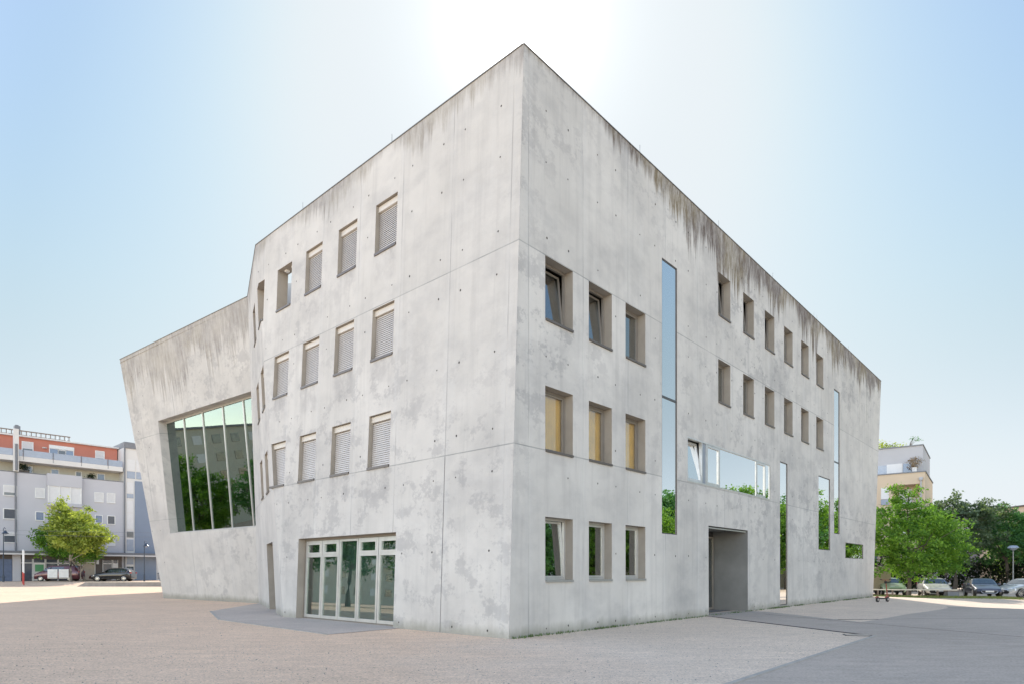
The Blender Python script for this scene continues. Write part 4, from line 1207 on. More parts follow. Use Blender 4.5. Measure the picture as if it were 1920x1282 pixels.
tree('broadleaf_tree', 'bright green tree at the far right corner of the concrete building', (31.0, 49.2, hz(31, 49.2)),
     [B3(31.3, 49.2, 4.1, 2.9, 2.9, 2.6), B3(30.6, 49.2, 6.4, 1.5, 1.5, 1.5), B3(31.6, 49.2, 7.9, .40, .4, .9), B3(30.1, 49.2, 7.9, .5, .5, .9), B3(28.9, 49.2, 4.8, 1.4, 1.5, 1.8), B3(28.8, 49.2, 2.6, 1.4, 1.4, 1.0), B3(33.6, 49.2, 3.2, 1.5, 1.5, 1.5), B3(34.6, 49.4, 4.3, 1.0, .9, .6), B3(32.4, 49.0, 2.0, 2.1, 1.6, .9), B3(33.6, 48.6, 1.7, 1.1, .8, .6), B3(33.2, 49.5, 5.6, 1.2, 1.2, 1.0)],
     400, 46, .12, .24, m_leafG, m_bark, .16, 11)
tree('broadleaf_tree', 'tall grey green tree with loose dark top behind the parked cars', (42.2, 60, hz(42, 60)),
     [B3(42.6, 60, 5.6, 3.6, 3.2, 2.9), B3(41.8, 60, 8.3, .9, .9, 1.2), B3(40.2, 60, 7.6, 1.0, 1.0, .9), B3(45.3, 60, 8.0, .7, .7, 1.0), B3(46.8, 60, 7.3, .6, .6, .8), B3(43.3, 60, 7.4, 1.8, 1.5, 1.0)],
     300, 34, .14, .27, m_leafP, m_bark, .2, 17)
tree('broadleaf_tree', 'mid green tree left of the grey green one, behind the bright tree', (38.6, 56, hz(38, 56)),
     [B3(37.4, 56, 5.3, 2.0, 2.0, 1.5), B3(38.9, 57, 4.0, 2.4, 2.0, 2.0), B3(35.9, 56, 5.6, 1.2, 1.2, .9)],
     260, 28, .12, .30, m_leafG, m_bark, .14, 23)
tree('broadleaf_tree', 'deep green tree behind the street lamp at the right', (48.0, 61, hz(47, 61)),
     [B3(47.6, 61, 5.0, 3.0, 2.8, 2.4), B3(48.6, 61, 6.4, 1.8, 1.7, 1.1), B3(45.6, 61, 6.8, 1.3, 1.3, .9), B3(50.6, 61, 4.6, 1.4, 1.6, 1.8)],
     270, 36, .14, .28, m_leafD, m_bark, .2, 29)
tree('broadleaf_tree', 'fresh green tree in front of the orange brown house', (52.8, 66, hz(52, 66)),
     [B3(52.6, 66, 4.2, 2.2, 2.2, 2.6), B3(51.2, 66, 6.4, 1.4, 1.4, 1.1)], 220, 26, .14, .34, m_leafG, m_bark, .15, 31)

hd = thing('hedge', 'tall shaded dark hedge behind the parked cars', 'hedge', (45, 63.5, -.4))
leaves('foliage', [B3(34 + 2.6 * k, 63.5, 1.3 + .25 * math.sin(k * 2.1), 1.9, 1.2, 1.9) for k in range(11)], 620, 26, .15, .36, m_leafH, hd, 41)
q = M()
for k in range(11): q.tube([(34 + 2.6 * k, 63.5, -.5), (34 + 2.6 * k, 63.5, 2.4)], [.07, .03], 5)
q.build('stem', m_bark, hd)
# roof garden plants and the dried plant on the terrace
pr = thing('roof_shrub', 'yellow green shrub on the roof of the ochre house', 'shrub', BR.P(3.2, 15.2, -2.5))
leaves('foliage', [B3(*BR.P(3.3, 15.5, -2.5), 1.0, .6, .4), B3(*BR.P(2.2, 15.6, -2.5), .8, .5, .35), B3(*BR.P(4.2, 15.6, -2.5), .8, .5, .5)], 34, 16, .11, .22, m_leafY, pr, 51)
q = M(); p0 = Vector(BR.P(3.2, 15.2, -2.5)); q.tube([p0, p0 + Vector((0, 0, .6))], .03, 5); q.build('stem', m_bark, pr)
pr = thing('roof_shrub', 'thin airy shrub leaning at the right end of the ochre house roof', 'shrub', BR.P(1.4, 15.2, -2.5))
p0 = Vector(BR.P(1.6, 15.2, -2.5)); q = M()
for k in range(7):
    e = p0 + Vector((.25 + .13 * k, 0, 1.3 - .12 * abs(k - 3))); q.tube([p0, p0.lerp(e, .5) + Vector((-.08, 0, .1)), e], [.022, .014, .006], 5)
q.build('stem', m_bark, pr)
leaves('foliage', [B3(*(p0 + Vector((.7, 0, 1.0))), .55, .2, .35)], 14, 8, .07, .13, m_leafD, pr, 53)
pp = thing('potted_plant', 'dried brown potted plant on the terrace of the ochre house', 'plant', BR.P(1.0, 12.2, -.5))
leaves('foliage', [B3(*BR.P(1.0, 13.3, -.5), .65, .4, .6)], 40, 14, .07, .16, m_dry, pp, 55)
q = M(); q.lathe([(0, 0), (.2, 0), (.26, .5), (0, .5)], BR.P(1.0, 12.25, -.5), 10); q.build('pot', m_shut, pp)
# plants on the balcony of the left block
pb = thing('balcony_plant', 'dark leafy plant in the loggia beside the white duct', 'plant', BLD.P(-.9, 14.2, -.5))
leaves('foliage', [B3(*BLD.P(-.8, 14.9, -.4), .7, .5, .35)], 26, 14, .10, .2, m_leafH, pb, 61)
q = M(); q.fbox(BLD, -1.3, -.2, 14.2, 14.5, -.7, -.3); q.build('planter', m_brown, pb)
pb = thing('balcony_plant', 'dark rounded plant in the loggia near the stair tower', 'plant', BLD.P(6.5, 14.2, -.5))
leaves('foliage', [B3(*BLD.P(6.5, 14.6, -.4), .5, .4, .28)], 18, 14, .10, .17, m_leafH, pb, 63)
q = M(); q.fbox(BLD, 6.2, 6.8, 14.2, 14.4, -.7, -.3); q.build('planter', m_brown, pb)

# trees round the square outside the view, which the windows mirror
def mirror_tree(src, x, y, s, lab):
    copy_tree(src, (x, y, hgt(x, y)), rnd.uniform(0, 6), s, lab)
srcs = [o for o in bpy.data.objects if o.get('category') == 'tree' and o.name.startswith('broadleaf')]
mir = [(44, 14, 1.0), (46, 21, 1.15), (47, 28.5, 1.0), (49, 36, 1.2), (50, 44, 1.1), (44, 6, 1.1), (-47, 12, 1.2), (-48, 20, 1.15), (-47, 27, 1.2), (-49, 34, 1.1), (-50, 42, 1.15), (52, 17, 1.3), (54, 25, 1.35), (56, 33, 1.3), (58, 41, 1.4), (50, 9, 1.3), (47.5, 43, 1.25), (50.5, 47.5, 1.3), (53.5, 52, 1.25), (57, 57, 1.35), (61, 62, 1.3), (53, 41, 1.35)]
mlab = ['opposite the entrance', 'second opposite the entrance', 'opposite the tall slot windows', 'large, opposite the far slot windows', 'opposite the far corner', 'nearest the camera on the right',
        'nearest the camera on the left', 'second on the left', 'third on the left, mirrored in the doors', 'fourth on the left', 'fifth on the left', 'back row opposite the entrance', 'back row, second', 'back row, third', 'back row, farthest', 'back row nearest the camera', 'opposite the far end, first', 'opposite the far end, second', 'opposite the far end, third', 'opposite the far end, fourth', 'opposite the far end, fifth', 'opposite the far end, behind the first']
for i, (x, y, s) in enumerate(mir):
    sx = srcs[[2, 5, 2, 4, 5, 2, 5, 2, 5, 5, 2, 2, 5, 2, 5, 2, 2, 2, 5, 2, 2, 5][i]]
    mirror_tree(sx, x, y, s, 'mirrored tree outside the view, ' + mlab[i])
hs_ = thing('house', 'low cream house with grey pitched roof mirrored in the narrow window', 'building', (66, 25, -.4))
q = M(); q.box(63, 70, 12, 62, -1, 3.4); q.build('wall', m_creamw, hs_)
q = M(); q.hexa([(62.5, 11.5, 3.4), (70.5, 11.5, 3.4), (70.5, 62.5, 3.4), (62.5, 62.5, 3.4), (66.5, 11.5, 5.6), (66.6, 11.5, 5.6), (66.6, 62.5, 5.6), (66.5, 62.5, 5.6)]); q.build('roof', m_slate, hs_)

# ------------------------------------------------------------------ grass and weeds
def tufts(name, pts, n, h, m, label, kind='stuff', cat='grass', seed=1):
    r = random.Random(seed); q = M()
    for _ in range(n):
        x, y = pts(r); z = hgt(x, y); hh = h * r.uniform(.4, 1.2); a = r.uniform(0, 6.28); w = .012 + .01 * r.random()
        lx, ly = math.cos(a) * hh * .4, math.sin(a) * hh * .4; px, py = -math.sin(a) * w, math.cos(a) * w
        q.face([(x - px, y - py, z - .01), (x + px, y + py, z - .01), (x + lx, y + ly, z + hh)])
    me = bpy.data.meshes.new(name); me.from_pydata(q.v, [], q.f); me.materials.append(m)
    o = bpy.data.objects.new(name, me); col.objects.link(o)
    return tag(o, label, cat, kind=kind)
m_weed = plain('weed_green', (0.10, 0.15, 0.05), 0.8, var=.3)
m_grass = plain('dry_grass', (0.20, 0.24, 0.07), 0.8, var=.3)
clumps = [rnd.uniform(.2, 35) for _ in range(60)]
def wp(r):
    t = r.choice(clumps) + r.gauss(0, .22) if r.random() < .8 else r.uniform(.1, 35)
    p = FR.P(t, 0, .02 + abs(r.gauss(0, .07))); return p[0], p[1]
tufts('weeds', wp, 1500, .07, m_weed, 'small green weeds along the foot of the right facade', cat='weeds')
tufts('grass', lambda r: (lambda t: (27.5 + 9.5 * t, 48.6 - 2.9 * t + r.gauss(0, .55)))(r.random()), 9000, .16, m_grass, 'strip of dry grass under the low rail', seed=4)

# loose stones on the gravel near the viewer
rr = random.Random(12); q = M(); k_ = 0
while k_ < 2600:
    x = rr.uniform(-12, 9); y = rr.uniform(8.2, 22) if rr.random() < .5 else rr.uniform(8.2, 14)
    if in_poly(x, y, asph_poly) or in_poly(x, y, patch_poly) or abs(x) > y * .85: continue
    dR_ = (x + .083) * .7402 - (y - 15.104) * .6724; dL_ = -(x + .083) * .673 - (y - 15.104) * .739
    if dR_ < .1 and dL_ < .1: continue
    k_ += 1; r0 = rr.uniform(.005, .015) * (1.6 if rr.random() < .08 else 1); z = hgt(x, y); a = rr.uniform(0, 6.28)
    c4 = [(x + math.cos(a + t * 1.5708) * r0 * rr.uniform(.6, 1.2), y + math.sin(a + t * 1.5708) * r0 * rr.uniform(.6, 1.2), z - .002) for t in range(4)]
    tp = (x + rr.uniform(-.3, .3) * r0, y, z + r0 * .8)
    for t in range(4): q.face([c4[t], c4[(t + 1) % 4], tp])
me = bpy.data.meshes.new('pebbles'); me.from_pydata(q.v, [], q.f); me.materials.append(plain('pebble_stone', (.22, .20, .185), .85, var=.5, vscale=4))
o = bpy.data.objects.new('pebbles', me); col.objects.link(o); tag(o, 'small dark loose pebbles scattered over the gravel', 'pebbles', kind='stuff')
strip('asphalt_seam', [(9.6, 24.0), (12.0, 17.0), (15.5, 8.0)], 0.025, 0.0125, m_joint, 'thin dark seam across the asphalt path', 'seam')
strip('asphalt_seam', [(10.3, 21.2), (30, 23.0)], 0.02, 0.0125, m_joint, 'faint long seam along the asphalt path', 'seam')

# ------------------------------------------------------------------ low wall, rail, lamps, poles, bin, wires
m_stone = plain('low_wall_stone', (0.30, 0.27, 0.24), 0.9, var=.12, vscale=2)
m_lampm = plain('lamp_dark_metal', (0.05, 0.07, 0.10), 0.4, .5)
m_lampg = plain('lamp_grey_metal', (0.30, 0.31, 0.32), 0.4, .5)
m_opal = plain('opal_lamp_glass', (0.36, 0.41, 0.50), 0.3)
m_rail = plain('painted_rail', (0.66, 0.62, 0.52), .6)
m_black = plain('black_rubber', (0.025, 0.025, 0.025), .7)
m_redp = plain('red_paint', (0.45, 0.05, 0.04), .5)
q = M(); q.hexa([(-45.6, 65.6, 0), (-31, 65.6, 0), (-31, 66.2, 0), (-44.6, 66.2, 0), (-44.6, 65.75, .56), (-31, 65.75, .56), (-31, 66.2, .56), (-44.3, 66.2, .56)])
o = q.build('low_wall', m_stone); tag(o, 'low brown stone retaining wall at the edge of the square', 'wall')
q = M(); q.box(-44.4, -31, 65.7, 66.3, .56, .60); o2 = q.build('coping', m_rail, o)

def street_lamp(loc, h, label, head, mm):
    t = thing('street_lamp', label, 'street lamp', loc)
    q = M(); x, y, z = loc
    q.lathe([(0, 0), (.11, 0), (.10, .8), (.06, .9), (.045, h), (0, h)], loc, 10); q.build('pole', mm, t)
    if head == 'bell':
        q = M(); q.tube([(x, y, z + h - .1), (x, y, z + h + .5), (x + .12, y, z + h + .72), (x + .26, y, z + h + .55)], .03, 6); q.build('bracket', mm, t)
        q = M(); q.lathe([(0, .28), (.10, .26), (.16, .1), (.34, -.05), (.36, -.10), (0, -.10)], (x + .22, y, z + h + .1), 14); q.build('lamp_shade', mm, t)
        q = M(); q.lathe([(0, -.24), (.12, -.18), (.15, -.10), (0, -.10)], (x + .22, y, z + h + .1), 12); q.build('lamp_glass', m_opal, t)
    else:
        q = M(); q.lathe([(0, .26), (.28, .22), (.42, .08), (.44, .0), (0, 0)], (x, y, z + h), 14); q.build('lamp_shade', m_opal, t)
        q = M(); q.lathe([(0, 0), (.34, -.01), (.22, -.13), (.08, -.2), (0, -.2)], (x, y, z + h), 14); q.build('lamp_glass', m_opal, t)
    return t
street_lamp((-45.1, 77.2, hgt(-45, 77)), 4.3, 'dark bell-headed street lamp before the blue grey wall', 'bell', m_lampm)
street_lamp((44.6, 56.0, hgt(44.6, 56)), 4.05, 'grey street lamp with round pale head among the trees at right', 'mush', m_lampg)
street_lamp((-59.0, 73.0, hgt(-59, 73)), 5.6, 'street lamp cut by the left edge of the picture', 'bell', m_lampm)
# red and white marker posts
for i, (x, y, r0, lab) in enumerate(((-53.6, 69.0, .085, 'thicker red and white marker post, left of the pair'), (-52.9, 68.2, .055, 'thinner red and white marker post, right of the pair'))):
    z = hgt(x, y)
    t = thing('marker_post', lab, 'post', (x, y, z))
    q = M(); q.lathe([(0, 0), (r0, 0), (r0, 1.3), (0, 1.3)], (x, y, z), 10); q.build('red_section', m_redp, t)
    q = M(); q.lathe([(0, 1.3), (r0, 1.3), (r0, 3.7), (r0 * .4, 3.76), (0, 3.76)], (x, y, z), 10); q.build('white_section', m_white, t)
# bin
t = thing('litter_bin', 'dark grey litter bin against the blue grey wall', 'bin', (-43.9, 78.5, .49))
q = M(); q.lathe([(0, .25), (.26, .25), (.30, .95), (0, .95)], (-43.9, 78.5, .49), 12); q.build('bin_body', m_slate, t)
q = M(); q.lathe([(.30, .95), (.33, 1.0), (.15, 1.08), (0, 1.1)], (-43.9, 78.5, .49), 12); q.build('lid', m_lampm, t)
q = M(); q.box(-43.93, -43.87, 78.47, 78.53, .49, .76); q.build('leg', m_lampm, t)
# tram wires
for k, (z, lab) in enumerate(((6.35, 'upper overhead tram wire'), (5.85, 'lower overhead tram wire'))):
    q = M(); pts = [(-84 + 7 * i, 66 + 1.3 * i, z - .12 * math.sin(math.pi * ((i * 7) % 28) / 28)) for i in range(11)]
    q.tube(pts, .012, 5); o = q.build('tram_wire', m_pipe); tag(o, lab + ' crossing in front of the grey apartment block', 'wire')
# low rail in front of the parking
t = thing('guard_rail', 'low pale guard rail on dark posts beside the parking', 'rail', (30, 49, hgt(30, 49)))
ra, rbp = Vector((27.2, 49.35, 0)), Vector((33.9, 47.9, 0))
q = M(); n = 8
for i in range(n):
    p, r_ = ra.lerp(rbp, i / n), ra.lerp(rbp, (i + 1) / n)
    zz0, zz1 = hgt(p.x, p.y) + .52, hgt(r_.x, r_.y) + .52
    q.hexa([(p.x, p.y - .05, zz0), (r_.x, r_.y - .05, zz1), (r_.x, r_.y + .05, zz1), (p.x, p.y + .05, zz0), (p.x, p.y - .05, zz0 + .08), (r_.x, r_.y - .05, zz1 + .08), (r_.x, r_.y + .05, zz1 + .08), (p.x, p.y + .05, zz0 + .08)])
q.build('rail', m_rail, t)
for i in range(0, 7):
    p = ra.lerp(rbp, (i + .3) / 6.6); zz = hgt(p.x, p.y)
    q = M(); q.box(p.x - .05, p.x + .05, p.y - .05, p.y + .05, zz - .1, zz + .52); q.build('post', m_timber, t)
t = thing('utility_box', 'dark low box at the right end of the guard rail', 'box', (33.3, 47.6, hgt(33, 47.6)))
q = M(); q.box(32.9, 33.75, 47.5, 47.9, hgt(33, 47.6) - .05, hgt(33, 47.6) + .46); q.build('cabinet', m_slate, t, bevel=.02)
q = M(); q.box(32.86, 33.79, 47.46, 47.94, hgt(33, 47.6) + .46, hgt(33, 47.6) + .52); q.build('lid', m_timber, t)
o = M().tube([(44.2, 56, -.4), (44.2, 56, .95)], .05, 8).build('bollard_post', m_lampg); tag(o, 'short grey post behind the silver car', 'post')

# ------------------------------------------------------------------ vehicles
m_tyre = m_black
m_rim = plain('wheel_rim', (0.55, 0.56, 0.57), .3, .7)
m_cglass = plain('car_glass', (0.03, 0.045, 0.06), .05, spec=1.0, coat=1.0)
m_chrome = plain('bright_trim', (0.7, 0.7, 0.7), .2, .9)
m_hlamp = plain('headlamp_glass', (0.75, 0.78, 0.80), .1, .2, spec=1)
m_tail = plain('tail_lamp', (0.35, 0.02, 0.02), .2)
m_plate = plain('number_plate', (0.72, 0.72, 0.70), .5)
def paint(name, c, metal=.3): return plain(name, c, .28, metal, .02, coat=.8)

CAR = dict(  # x, belt z, roof z, half width
    hatch=(4.25, .90, [(0, .50, .52, .62), (.10, .64, .68, .78), (.55, .76, .82, .86), (1.05, .84, .93, .89), (1.35, .89, 1.00, .895), (1.95, .93, 1.38, .90), (2.45, .94, 1.45, .90), (3.1, .95, 1.44, .90), (3.65, .96, 1.36, .89), (4.02, .97, 1.12, .86), (4.18, .92, .96, .82), (4.25, .60, .62, .74)], (1.35, 4.02)),
    suv=(4.6, .93, [(0, .55, .58, .66), (.10, .74, .78, .82), (.6, .88, .95, .89), (1.15, .97, 1.05, .92), (1.42, 1.02, 1.12, .93), (2.0, 1.06, 1.56, .93), (2.5, 1.07, 1.64, .93), (3.4, 1.09, 1.64, .93), (4.0, 1.11, 1.58, .92), (4.38, 1.13, 1.30, .89), (4.55, 1.05, 1.10, .85), (4.6, .62, .64, .80)], (1.42, 4.38)),
    van=(5.0, .96, [(0, .62, .66, .72), (.12, .86, .92, .88), (.5, 1.02, 1.12, .93), (.85, 1.10, 1.26, .95), (1.05, 1.16, 1.42, .95), (1.6, 1.22, 1.86, .955), (2.0, 1.24, 1.95, .955), (3.4, 1.24, 1.96, .955), (4.5, 1.24, 1.95, .955), (4.85, 1.24, 1.88, .94), (4.96, 1.15, 1.20, .92), (5.0, .60, .64, .88)], (.85, 4.85)))
def car(name, label, cat, kind, loc, rz, pm, trim_white=False, roofrail=False, grille='wide', plate=True):
    Ln, W2, st, cab = CAR[kind]
    t = thing(name, label, cat, loc, rz)
    zl = .28
    def sect(x, zb, zr, w):
        inc = cab[0] < x < cab[1]
        wr = w * (.76 if inc else .80)
        s = [(w * .88, zl), (w * .985, zl + .12), (w, (zl + zb) * .55), (w * .985, zb - .10), (w * .955, zb)]
        if inc: s += [(wr + .015, zr - .07), (wr * .90, zr - .015), (wr * .5, zr + .0), (0, zr + .012)]
        else: s += [(w * .90, zb + (zr - zb) * .55), (w * .78, zb + (zr - zb) * .85), (w * .45, zr), (0, zr + .008)]
        return s
    body = M(); glass = M()
    secs = [(x, sect(x, zb, zr, w), (cab[0] < x < cab[1])) for x, zb, zr, w in st]
    for (x0, s0, i0), (x1, s1, i1) in zip(secs, secs[1:]):
        for sgn in (1, -1):
            for k in range(len(s0) - 1):
                q4 = [(x0, sgn * s0[k][0], s0[k][1]), (x1, sgn * s1[k][0], s1[k][1]), (x1, sgn * s1[k + 1][0], s1[k + 1][1]), (x0, sgn * s0[k + 1][0], s0[k + 1][1])]
                if sgn < 0: q4 = q4[::-1]
                side = k == 4 and (i0 and i1)
                scr = (i0 != i1) and k >= 5
                if kind == 'van' and side and x0 > 3.3: side = False
                body.face(q4)
                if side or scr:
                    # glass sits slightly proud with a margin of bodywork left round it
                    c = sum((Vector(p) for p in q4), Vector()) / 4
                    nrm = (Vector(q4[1]) - Vector(q4[0])).cross(Vector(q4[3]) - Vector(q4[0])).normalized()
                    if nrm.dot(Vector((0, sgn, .3)) if side else Vector((-1 if x0 < Ln / 2 else 1, 0, 1))) < 0: nrm = -nrm
                    sh = .88 if side else .99
                    zz = .84 if side else .90
                    pts = []
                    for p in q4:
                        p = Vector(p); d = p - c
                        pts.append(c + Vector((d.x * (.93 if side else zz), d.y * (1 if side else sh), d.z * zz)) + nrm * .010)
                    glass.face(pts)
    for s, x in ((secs[0][1], secs[0][0]), (secs[-1][1], secs[-1][0])):
        ring = [(x, y, z) for y, z in s] + [(x, -y, z) for y, z in s[::-1][1:]]
        body.face(ring)
    body.face([(secs[0][0], -st[0][3], zl), (secs[-1][0], -st[-1][3], zl), (secs[-1][0], st[-1][3], zl), (secs[0][0], st[0][3], zl)])
    bo = body.build('body', pm, t, smooth=True, world=False)
    glass.build('windows', m_cglass, t, world=False)
    wr = .33 if kind != 'suv' else .36
    for x in (.82, Ln - .82 if kind != 'van' else Ln - 1.0):
        for sg in (1, -1):
            w = M(); y = sg * (W2 - .115)
            w.lathe([(0, -.10), (wr * .9, -.10), (wr, -.07), (wr, .07), (wr * .9, .10), (0, .10)], (x, y, wr), 20, axis='y')
            wo_ = w.build('wheel', m_tyre, t, smooth=True, world=False)
            a = M(); a.lathe([(wr * 1.16, 0), (0, 0)], (x, sg * (W2 + .003), wr + .02), 20, axis='y')
            yo = sg * (W2 - .012)
            rm = M(); rm.lathe([(wr * .70, 0), (wr * .62, .012 * sg), (wr * .60, 0)], (x, yo, wr), 20, axis='y')
            for kk in range(7):
                an = kk * 2 * math.pi / 7; ca, sa = math.cos(an), math.sin(an); pw = .035
                rm.hexa([(x + ca * .05 - sa * pw, yo - .01, wr + sa * .05 + ca * pw), (x + ca * wr * .64 - sa * pw * .7, yo - .01, wr + sa * wr * .64 + ca * pw * .7), (x + ca * wr * .64 + sa * pw * .7, yo - .01, wr + sa * wr * .64 - ca * pw * .7), (x + ca * .05 + sa * pw, yo - .01, wr + sa * .05 - ca * pw),
                         (x + ca * .05 - sa * pw, yo + .012 * sg, wr + sa * .05 + ca * pw), (x + ca * wr * .64 - sa * pw * .7, yo + .012 * sg, wr + sa * wr * .64 + ca * pw * .7), (x + ca * wr * .64 + sa * pw * .7, yo + .012 * sg, wr + sa * wr * .64 - ca * pw * .7), (x + ca * .05 + sa * pw, yo + .012 * sg, wr + sa * .05 - ca * pw)])
            rm.lathe([(0, .015 * sg), (.06, .015 * sg), (.07, 0)], (x, yo, wr), 12, axis='y')
            r_ = rm.build('rim', m_rim, wo_, world=False)
            ar = M()
            for kk in range(12):
                a0, a1 = math.pi * kk / 12, math.pi * (kk + 1) / 12
                R0, R1 = wr * 1.0, wr * 1.17
                ar.face([(x + math.cos(a0) * R0, sg * (W2 - .005), wr + math.sin(a0) * R0), (x + math.cos(a0) * R1, sg * (W2 + .004), wr + math.sin(a0) * R1), (x + math.cos(a1) * R1, sg * (W2 + .004), wr + math.sin(a1) * R1), (x + math.cos(a1) * R0, sg * (W2 - .005), wr + math.sin(a1) * R0)])
            ar.build('wheel_arch', m_black, t, world=False)
    z0 = st[1][1]
    for sg in (1, -1):
        h = M(); x = .16
        h.hexa([(.075, sg * .42, z0 - .14), (.36, sg * (W2 - .055), z0 - .10), (.44, sg * (W2 - .05), z0 - .02), (.13, sg * .44, z0 - .02), (.085, sg * .42, z0 - .02), (.38, sg * (W2 - .06), z0 + .06), (.46, sg * (W2 - .08), z0 + .06), (.16, sg * .44, z0 + .015)])
        h.build('headlight', m_hlamp, t, world=False)
        tl = M(); tl.box(Ln - .16, Ln + .01, sg * (W2 - .30) if sg > 0 else -(W2 - .08), sg * (W2 - .08) if sg > 0 else -(W2 - .30), st[-3][1] - .16, st[-3][1] + .0)
        tl.build('tail_light', m_tail, t, world=False)
        mi = M(); mx_ = cab[0] + .28
        mi.lathe([(0, -.10), (.06, -.09), (.085, 0), (.06, .09), (0, .10)], (mx_, sg * (W2 + .08), st[4][1] + .10), 10, axis='y'); mi.build('wing_mirror', pm, t, smooth=True, world=False)
    g = M()
    if grille == 'wide': g.hexa([(-.02, -.42, .34), (-.02, .42, .34), (.1, .42, .34), (.1, -.42, .34), (.02, -.50, z0 - .08), (.02, .50, z0 - .08), (.12, .50, z0 - .08), (.12, -.50, z0 - .08)])
    else: g.box(-.012, .08, -.45, .45, z0 - .14, z0 - .06); g.box(-.02, .08, -.62, .62, .34, .46)
    go_ = g.build('grille', m_black, t, world=False)
    if grille == 'wide':
        g = M(); g.tube([(-.03, -.40, .335), (-.03, .40, .335), (.01, .52, .47), (.015, .47, z0 - .07), (.015, -.47, z0 - .07), (.01, -.52, .47), (-.03, -.40, .335)], .018, 6); g.build('grille_trim', m_chrome, go_, world=False)
    else:
        g = M(); g.tube([(-.016, -.45, z0 - .10), (-.016, .45, z0 - .10)], .01, 6); g.build('grille_trim', m_chrome, go_, world=False)
    if plate:
        g = M(); g.box(-.045, -.03, -.26, .26, .42, .53); g.build('number_plate', m_plate, t, world=False)
    if trim_white or roofrail:
        g = M()
        for sg in (1, -1):
            zz = st[6][2]; g.tube([(2.1, sg * W2 * .72, zz - .02), (2.3, sg * W2 * .72, zz + .04), (3.9, sg * W2 * .72, zz + .02), (4.15, sg * W2 * .70, zz - .10)], .018, 6)
            g.tube([(1.55, sg * (W2 * .99), st[4][1] + .0), (4.1, sg * (W2 * .985), st[7][1] + .03), (4.25, sg * W2 * .86, st[7][1] + .28)], .014, 6)
            g.tube([(1.3, sg * (W2 + .004), .40), (3.4, sg * (W2 + .004), .42)], .014, 6)
        g.build('trim_strip', m_chrome, t, world=False)
    return t

# street side parking (left)
zs = .49
car('parked_van', 'maroon van with two white boards on its side, behind the yellow green tree', 'van', 'van', (-58.9, 78.0, zs), R_(12), paint('maroon_paint', (.085, .018, .028)), grille='bar')
v = [o for o in bpy.data.objects if o.name == 'parked_van'][0]
for x in (1.62, 2.85):
    g = M(); g.box(x, x + 1.08, -.985, -.965, .48, 1.50); g.build('white_board', m_white, v, world=False)
    g = M(); g.box(x, x + 1.08, -.985, -.965, .34, .47); g.build('board_foot', m_sillg, v, world=False)
car('parked_car', 'black estate car with silver roof rails under the stair tower', 'car', 'suv', (-51.4, 77.3, zs), R_(9), paint('black_paint', (.014, .014, .018)), roofrail=True, grille='bar')
car('parked_car', 'dark red car half hidden behind the maroon van and the young tree', 'car', 'hatch', (-54.6, 81.6, zs), R_(14), paint('dark_red_paint', (.09, .02, .02)), grille='bar')
# car park (right)
def cz(x, y): return hgt(x, y)
# headings: front towards the camera
car('parked_car', 'dark blue grey hatchback with large hexagonal grille facing the square', 'car', 'hatch', (35.6, 46.9, cz(35.6, 47)), R_(66), paint('dark_blue_grey_paint', (.045, .05, .075), .5), grille='wide')
car('parked_car', 'white hatchback facing the square, partly behind the bright tree', 'car', 'hatch', (33.0, 48.6, cz(33, 48)), R_(66), paint('white_car_paint', (.62, .62, .60), 0), grille='bar')
car('parked_car', 'silver white car cut by the right edge of the picture', 'car', 'hatch', (37.6, 48.4, cz(38, 48)), R_(14), paint('silver_car_paint', (.52, .54, .55), .3), grille='bar')
car('parked_car', 'grey blue car standing behind the dark hatchback and the white one', 'car', 'hatch', (35.2, 51.6, cz(36, 52)), R_(70), paint('grey_blue_paint', (.14, .16, .19), .4), grille='bar')
car('parked_car', 'pale green car behind the trunk of the bright tree', 'car', 'hatch', (31.4, 51.5, cz(31, 51)), R_(70), paint('pale_green_paint', (.36, .50, .34), .1), grille='bar')
car('parked_car', 'red car seen between the scooter and the building corner', 'car', 'hatch', (28.6, 51.8, cz(28, 52)), R_(78), paint('red_car_paint', (.50, .06, .06), .1), grille='bar')
car('parked_car', 'grey car just showing beside the far corner of the concrete building', 'car', 'hatch', (26.6, 49.5, cz(27, 49)), R_(75), paint('grey_car_paint', (.22, .22, .23), .3), grille='bar')
t = thing('cargo_trailer', 'beige box trailer parked behind the scooter', 'trailer', (30.6, 53.6, cz(30, 53)))
q = M(); q.box(29.4, 31.9, 53.0, 56.4, .15, 2.05); q.build('box_body', plain('beige_trailer', (.42, .36, .27), .6), t, bevel=.04)
q = M(); q.box(29.5, 31.8, 53.1, 56.3, -.05, .15); q.build('chassis', m_black, t)
for x in (29.5, 31.8):
    q = M(); q.lathe([(0, -.1), (.3, -.1), (.3, .1), (0, .1)], (0, 0, 0), 16, axis='z')
    q2 = M(); q2.v = [(x + z, 54.7 + a, -.05 + b) for a, b, z in q.v]; q2.f = q.f; q2.mi = q.mi; q2.uv = q.uv; q2.uv2 = q.uv2
    q2.build('wheel', m_black, t)

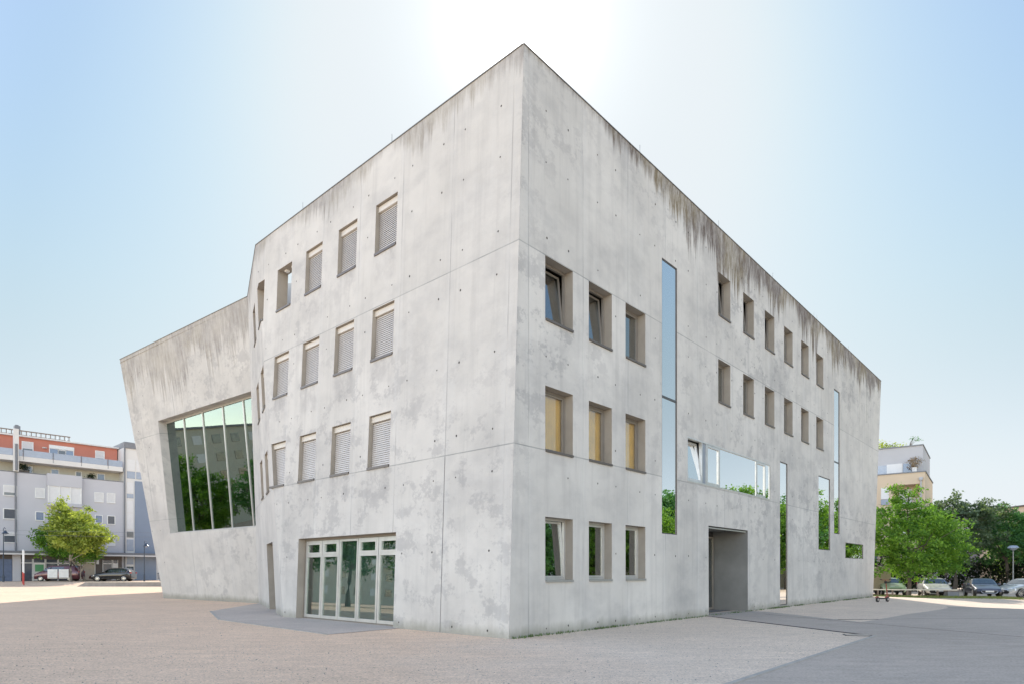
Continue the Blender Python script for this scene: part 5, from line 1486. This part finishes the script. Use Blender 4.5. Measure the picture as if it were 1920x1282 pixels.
# ------------------------------------------------------------------ e-scooter
m_scr = plain('scooter_red', (0.30, 0.09, 0.06), .45, .2)
sx, sy = 20.35, 34.6
sc = thing('kick_scooter', 'red brown electric kick scooter standing on its wheels beyond the building', 'scooter', (sx, sy, hgt(sx, sy)), R_(28))
def wheel(x, r=.125):
    q = M(); q.lathe([(0, -.035), (r * .8, -.035), (r, -.02), (r, .02), (r * .8, .035), (0, .035)], (x, 0, r), 16, axis='y')
    w = q.build('wheel', m_black, sc, smooth=True, world=False)
    q = M(); q.lathe([(0, -.04), (r * .45, -.04), (r * .45, .04), (0, .04)], (x, 0, r), 12, axis='y'); q.build('hub', m_rim, w, world=False)
wheel(-.36); wheel(.42)
q = M(); q.box(-.30, .26, -.085, .085, .15, .20); q.build('deck', m_black, sc, world=False, bevel=.01)
q = M(); q.tube([(.44, 0, .14), (.40, 0, .35), (.27, 0, 1.10)], [.03, .028, .022], 8); q.build('stem', m_scr, sc, world=False)
q = M(); q.tube([(.22, 0, .18), (.38, 0, .30)], .035, 8); q.build('neck', m_scr, sc, world=False)
q = M(); q.tube([(.27, -.26, 1.13), (.27, -.1, 1.10), (.27, .1, 1.10), (.27, .26, 1.13)], .015, 8); hb = q.build('handlebar', m_scr, sc, world=False)
for s in (1, -1):
    q = M(); q.tube([(.27, s * .17, 1.115), (.27, s * .27, 1.13)], .022, 8); q.build('grip', m_black, hb, world=False)
q = M(); q.tube([(.56, 0, .24), (.45, 0, .285), (.32, 0, .22)], [.03, .035, .03], 6); q.build('front_mudguard', m_scr, sc, world=False)
q = M(); q.tube([(-.50, 0, .22), (-.38, 0, .275), (-.25, 0, .20)], [.03, .035, .03], 6); q.build('rear_mudguard', m_scr, sc, world=False)
q = M(); q.box(.24, .31, -.05, .05, .92, 1.04); q.build('display', m_black, sc, world=False)

sc.scale = (1.15, 1.15, 1.1)

# ------------------------------------------------------------------ groups
GR = {'street_lamp': 'street lamps round the square', 'marker_post': 'red and white marker posts', 'tram_wire': 'overhead tram wires',
      'balcony_plant': 'plants in the loggia', 'roof_shrub': 'shrubs on the ochre house roof', 'apartment_building': 'apartment blocks round the square',
      'broadleaf_tree': 'broadleaf trees round the square', 'parked_car': 'cars parked round the square'}
for o in bpy.data.objects:
    if o.parent is None and 'label' in o.keys():
        b_ = o.name.split('.')[0]
        if b_ in GR: o['group'] = GR[b_]
